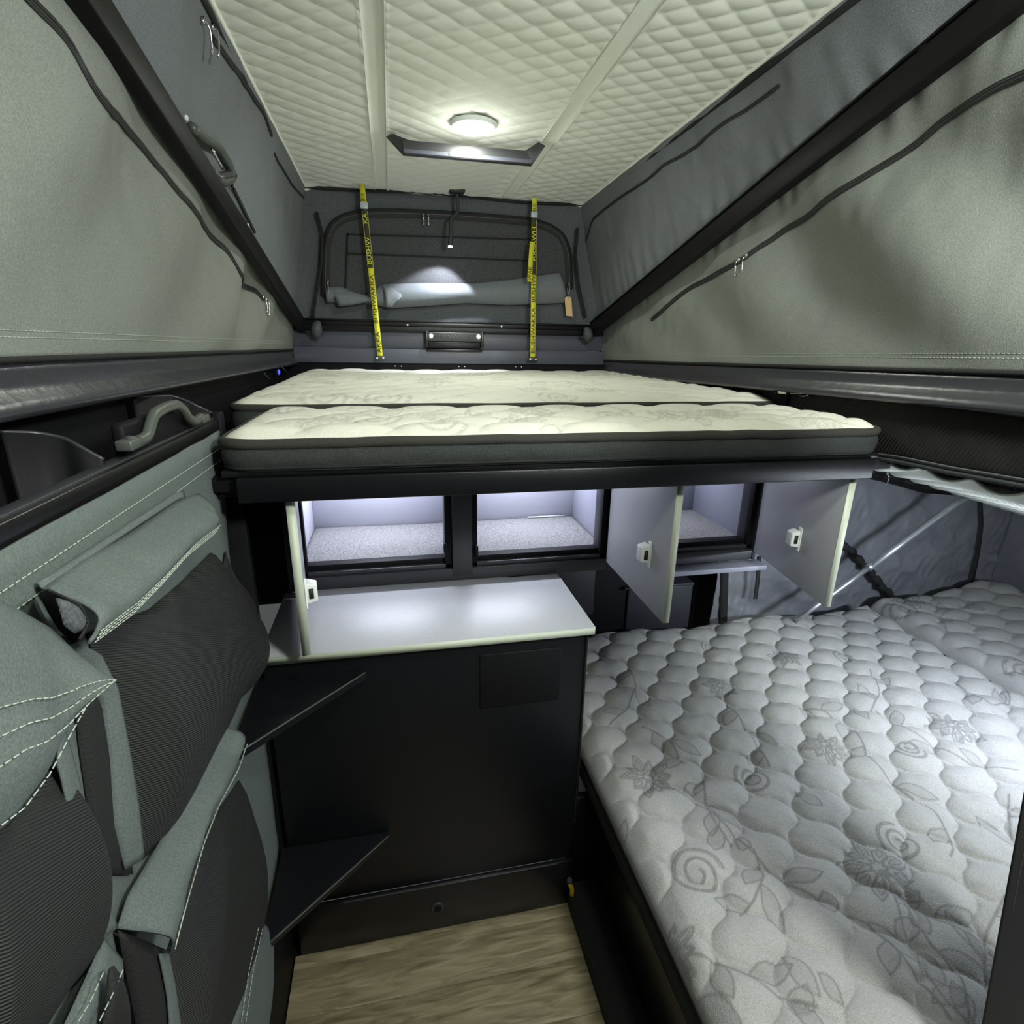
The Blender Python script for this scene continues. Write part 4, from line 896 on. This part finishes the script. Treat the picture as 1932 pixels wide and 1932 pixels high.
# ================================================================ RIGHT SIDE: net bag, slide-out
XB = 1.135
nbag = thing('net_bag', (XB, 1.0, 1.33), 'long black ribbed net bag with a grey top rail on the right wall', 'net bag')
def onXB(x, y, dx=0): return onX(x, y, XB + dx)
A = np.array([onXB(x, y) for x, y in ((1462, 738), (1500, 740), (1600, 748), (1700, 758), (1800, 768), (1932, 786), (2100, 806))])
B = np.array([onXB(x, y) for x, y in ((1480, 800), (1540, 832), (1640, 852), (1700, 860), (1800, 880), (1932, 902), (2100, 936))])
loft('net_panel', A, B, NET, nbag, 90, 24, -.012, (1, 0, 0), .004, .003, 15)
ribbon('top_rail', A + (0 - .006, 0, .004), .010, .006, (-1, 0, 0), FRM, nbag)
ribbon('rail_weave', A + (-.010, 0, .005), .006, .002, (-1, 0, 0), mat('grey_weave', (.2, .21, .19), .7, bump=400, bs=.6), nbag)
box('backing', (XB + .004, .1, 1.345), (XB + .02, 1.52, 1.50), BLKM, nbag)
C = B.copy() + (0, 0, -.004); ribbon('lower_cord', C + (-.008, 0, 0), .006, .006, (-1, 0, 0), BLKC, nbag)
sill = thing('trim_7', (XB, .8, 1.3)); struct(sill, 'charcoal sill plate along the slide-out opening', 'sill')
V = []; ys = [.1, 1.56]
Bt = resample(B, 40); ribbon('sill_plate', Bt + (-.004, 0, -.009), .018, .012, (-1, 0, 0), CANVB, sill)
# soft black case on the far part
cs = thing('soft_case', (1.12, 1.7, 1.34), 'dark grey soft case lying against the right wall beside the far mattress', 'case')
P = [onX(x, y, 1.135) for x, y in ((1290, 703), (1452, 712), (1452, 750), (1290, 722))]
mk('case_body', [p + (0, 0, 0) for p in P] + [p + (.05, 0, 0) for p in P], [(0, 1, 2, 3), (7, 6, 5, 4), (0, 4, 5, 1), (1, 5, 6, 2), (2, 6, 7, 3), (3, 7, 4, 0)], CANVB, cs, bevel=.006)
tube('case_piping', resample([P[0] + (-.003, 0, 0), P[1] + (-.003, 0, 0)], 10), .003, BLKC, cs, 6)
# toggle latch
tl = thing('toggle_latch', onX(1480, 740, 1.12), 'bright steel toggle latch and pin at the end of the net bag rail', 'latch')
c = onX(1452, 712, 1.115); cyl('ball_head', c + (0, 0, -.005), (0, 0, 1), .007, .011, STEEL, tl, 12); tube('pin', resample([c, onX(1465, 745, 1.115)], 8), .003, DPLA, tl, 6)
c = onX(1478, 738, 1.115); box('latch_body', c + (-.008, -.020, -.009), c + (.008, .016, .009), STEEL, tl, .003)
tube('latch_lever', smoothp([onX(x, y, 1.112) for x, y in ((1485, 734), (1510, 736), (1545, 741), (1568, 744))], 16, 1), .0035, GPLA, tl, 6)
tube('latch_wire', smoothp([onX(x, y, 1.110) for x, y in ((1490, 742), (1505, 743), (1530, 741), (1522, 748), (1508, 747))], 16, 1), .0018, STEEL, tl, 5)
# blue indicator lamps
for px, X, lab in (((523, 702), -.440, 'small blue indicator light on the left wall beside the far mattress'), ((1187, 705), 1.12, 'small blue indicator light on the right wall beside the far mattress')):
    p = onX(*px, X); r = thing('indicator_light', p, lab, 'light'); s = 1 if X < 0 else -1
    cyl('bezel', p, (s, 0, 0), .014, .006, DPLA, r, 16); cyl('lens', p + (s * .005, 0, 0), (s, 0, 0), .009 if s > 0 else .004, .004, LEDB, r, 14)
for pa, pb, lab in (((528, 690), (542, 703), 'thin steel stay beside the left blue indicator light'), ((498, 706), (510, 717), 'thin steel stay nearest the grab handle on the left wall')):
    r = thing('gas_stay', onX(*pb, -.43), lab, 'stay'); tube('rod', resample([onX(*pa, -.43), onX(*pb, -.43)], 6), .003, STEEL, r, 6); cyl('rod_end', onX(*pa, -.43), (1, 0, 0), .005, .006, DPLA, r, 8)

# slide-out shell
def slideout():
    r = thing('wall_slide_out', (2., 1.9, .3)); struct(r, 'silvery grey crumpled vinyl wall of the slide-out bed', 'wall')
    Yv = 1.90
    xs = np.linspace(1.30, 2.80, 240); zs = np.linspace(.3, 1.36, 110); X, Z = np.meshgrid(xs, zs)
    Y = Yv + .05 * vnoise(X * 2.3, Z * 2.3, 130) + .02 * vnoise(X * 7, Z * 6, 131) + .030 * np.abs(vnoise(X * 10 + Z * 5, Z * 9, 132)) + .012 * np.abs(vnoise(X * 24 - Z * 9, Z * 20, 134)) + .02 * np.sin(X * 7 + Z * 5) * np.clip((1.7 - X) / .3, 0, 1)
    g = grid('vinyl_sheet', np.stack([X, Y, Z], -1), VINYL, r, .002)
    ys = np.linspace(.2, 1.92, 100); Y2, Z2 = np.meshgrid(ys, zs)
    grid('end_sheet', np.stack([2.80 + .02 * vnoise(Y2 * 5, Z2 * 5, 133), Y2, Z2], -1), VINYL, r, .002)
    P = [onY(x, y, Yv - .015) for x, y in ((1849, 935), (1852, 990), (1846, 1040), (1834, 1100), (1832, 1115))]
    ribbon('zipper', smoothp(P, 30, 2), .018, .004, (0, -1, 0), ZIPM, r)
    P = [onY(x, y, Yv - .04) for x, y in ((1432, 1050), (1430, 1090), (1425, 1130))]; ribbon('zipper', smoothp(P, 20, 2), .018, .004, (0, -1, 0), ZIPM, r)
    P = smoothp([onY(x, y, Yv - .03) for x, y in ((1578, 1015), (1610, 1045), (1650, 1090), (1690, 1135), (1700, 1145))], 40, 2); P[:, 0] += .006 * np.sin(np.arange(40) * 1.1)
    tube('seam_cord', P, .016 + .004 * np.sin(np.arange(40) * 1.7), BLKC, r, 8)
    P = smoothp([onY(x, y, Yv - .03) for x, y in ((1640, 893), (1690, 905), (1740, 920), (1800, 925), (1850, 925))], 40, 2); ribbon('black_edge_band', P, .045, .005, (0, -1, .3), BLK, r)
    P = smoothp([onY(x, y, Yv + .0) for x, y in ((1367, 1060), (1366, 1110), (1364, 1175))], 20, 2); ribbon('black_edge_band', P, .035, .008, (0, -1, 0), BLKC, r)
    pull(onY(1672, 893, Yv - .06), 0, r, .045)
    # quilted sloping roof
    q = thing('slide_out_roof', (2., 1., .95)); 
    p0, p1 = (1.155, 1.345), (2.86, .872)
    us = np.linspace(0, 1, 170); ys = np.linspace(.2, 1.93, 180); U, Yq = np.meshgrid(us, ys); Lq = math.hypot(p1[0] - p0[0], p1[1] - p0[1]); s = U * Lq
    h = (np.abs(np.sin(math.pi * (s + Yq) / .11)) * np.abs(np.sin(math.pi * (s - Yq) / .11))) ** .45 * .02
    Xq = p0[0] + (p1[0] - p0[0]) * U; Zq = p0[1] + (p1[1] - p0[1]) * U - h
    grid('quilted_panel', np.stack([Xq, Yq, Zq], -1), QUILT, q, .004); mk('roof_board', np.vstack([bxv((0, 0, 0), (0, 0, 0))[:0], np.array([(p0[0], .2, p0[1] + .01), (p1[0], .2, p1[1] + .01), (p1[0], 1.95, p1[1] + .01), (p0[0], 1.95, p0[1] + .01), (p0[0], .2, p0[1] + .03), (p1[0], .2, p1[1] + .03), (p1[0], 1.95, p1[1] + .03), (p0[0], 1.95, p0[1] + .03)])]), BF, BLKM, q)
    struct(q, 'white diamond-quilted sloping roof of the slide-out bed', 'ceiling'); q.name = 'ceiling_slide_out'
slideout()
pl = thing('support_pole', onY(1510, 1168, 1.72), 'silver aluminium support pole slanting up across the grey vinyl wall', 'pole')
a, b = onY(1500, 1172, 1.72), onY(1835, 928, 1.72); m_ = a + (b - a) * .42
tube('outer_tube', resample([m_, b], 4), .0135, ALU, pl, 16); tube('inner_tube', resample([a, m_ + (b - a) * .02], 4), .0105, ALU, pl, 16)
cyl('locking_collar', m_ - (b - a) * .008, (b - a), .015, .02, ALU, pl, 16); cyl('lock_button', m_ + (0, -.012, .010), (0, -.5, 1), .003, .008, STEEL, pl, 8)
# near black padded post
po = thing('door_post', (.72, .42, .3), 'black padded frame post at the lower right edge of the view', 'post')
e0, e1 = onY(1932, 1478, .40), onY(1850, 1932, .40); d = e1 - e0
e0 = e0 - d * 1.7; e1 = e1 + d * .2
wv = np.array([.20, .0, .0])
V = [];
for e in (e0, e1): V += [e, e + wv, e + wv + (.03, .06, 0), e + (.11, .05, 0)]
mk('padded_cover', V, [(0, 1, 2, 3), (7, 6, 5, 4), (0, 4, 5, 1), (1, 5, 6, 2), (2, 6, 7, 3), (3, 7, 4, 0)], BLKC, po, bevel=.008)
tube('stitching', resample([e0 + d * 1.65 + (.022, 0, 0), e0 + d * 2.2 + (.020, 0, 0)], 24), .0007, mat('mauve_thread', (.08, .07, .08), .6), po, 4)
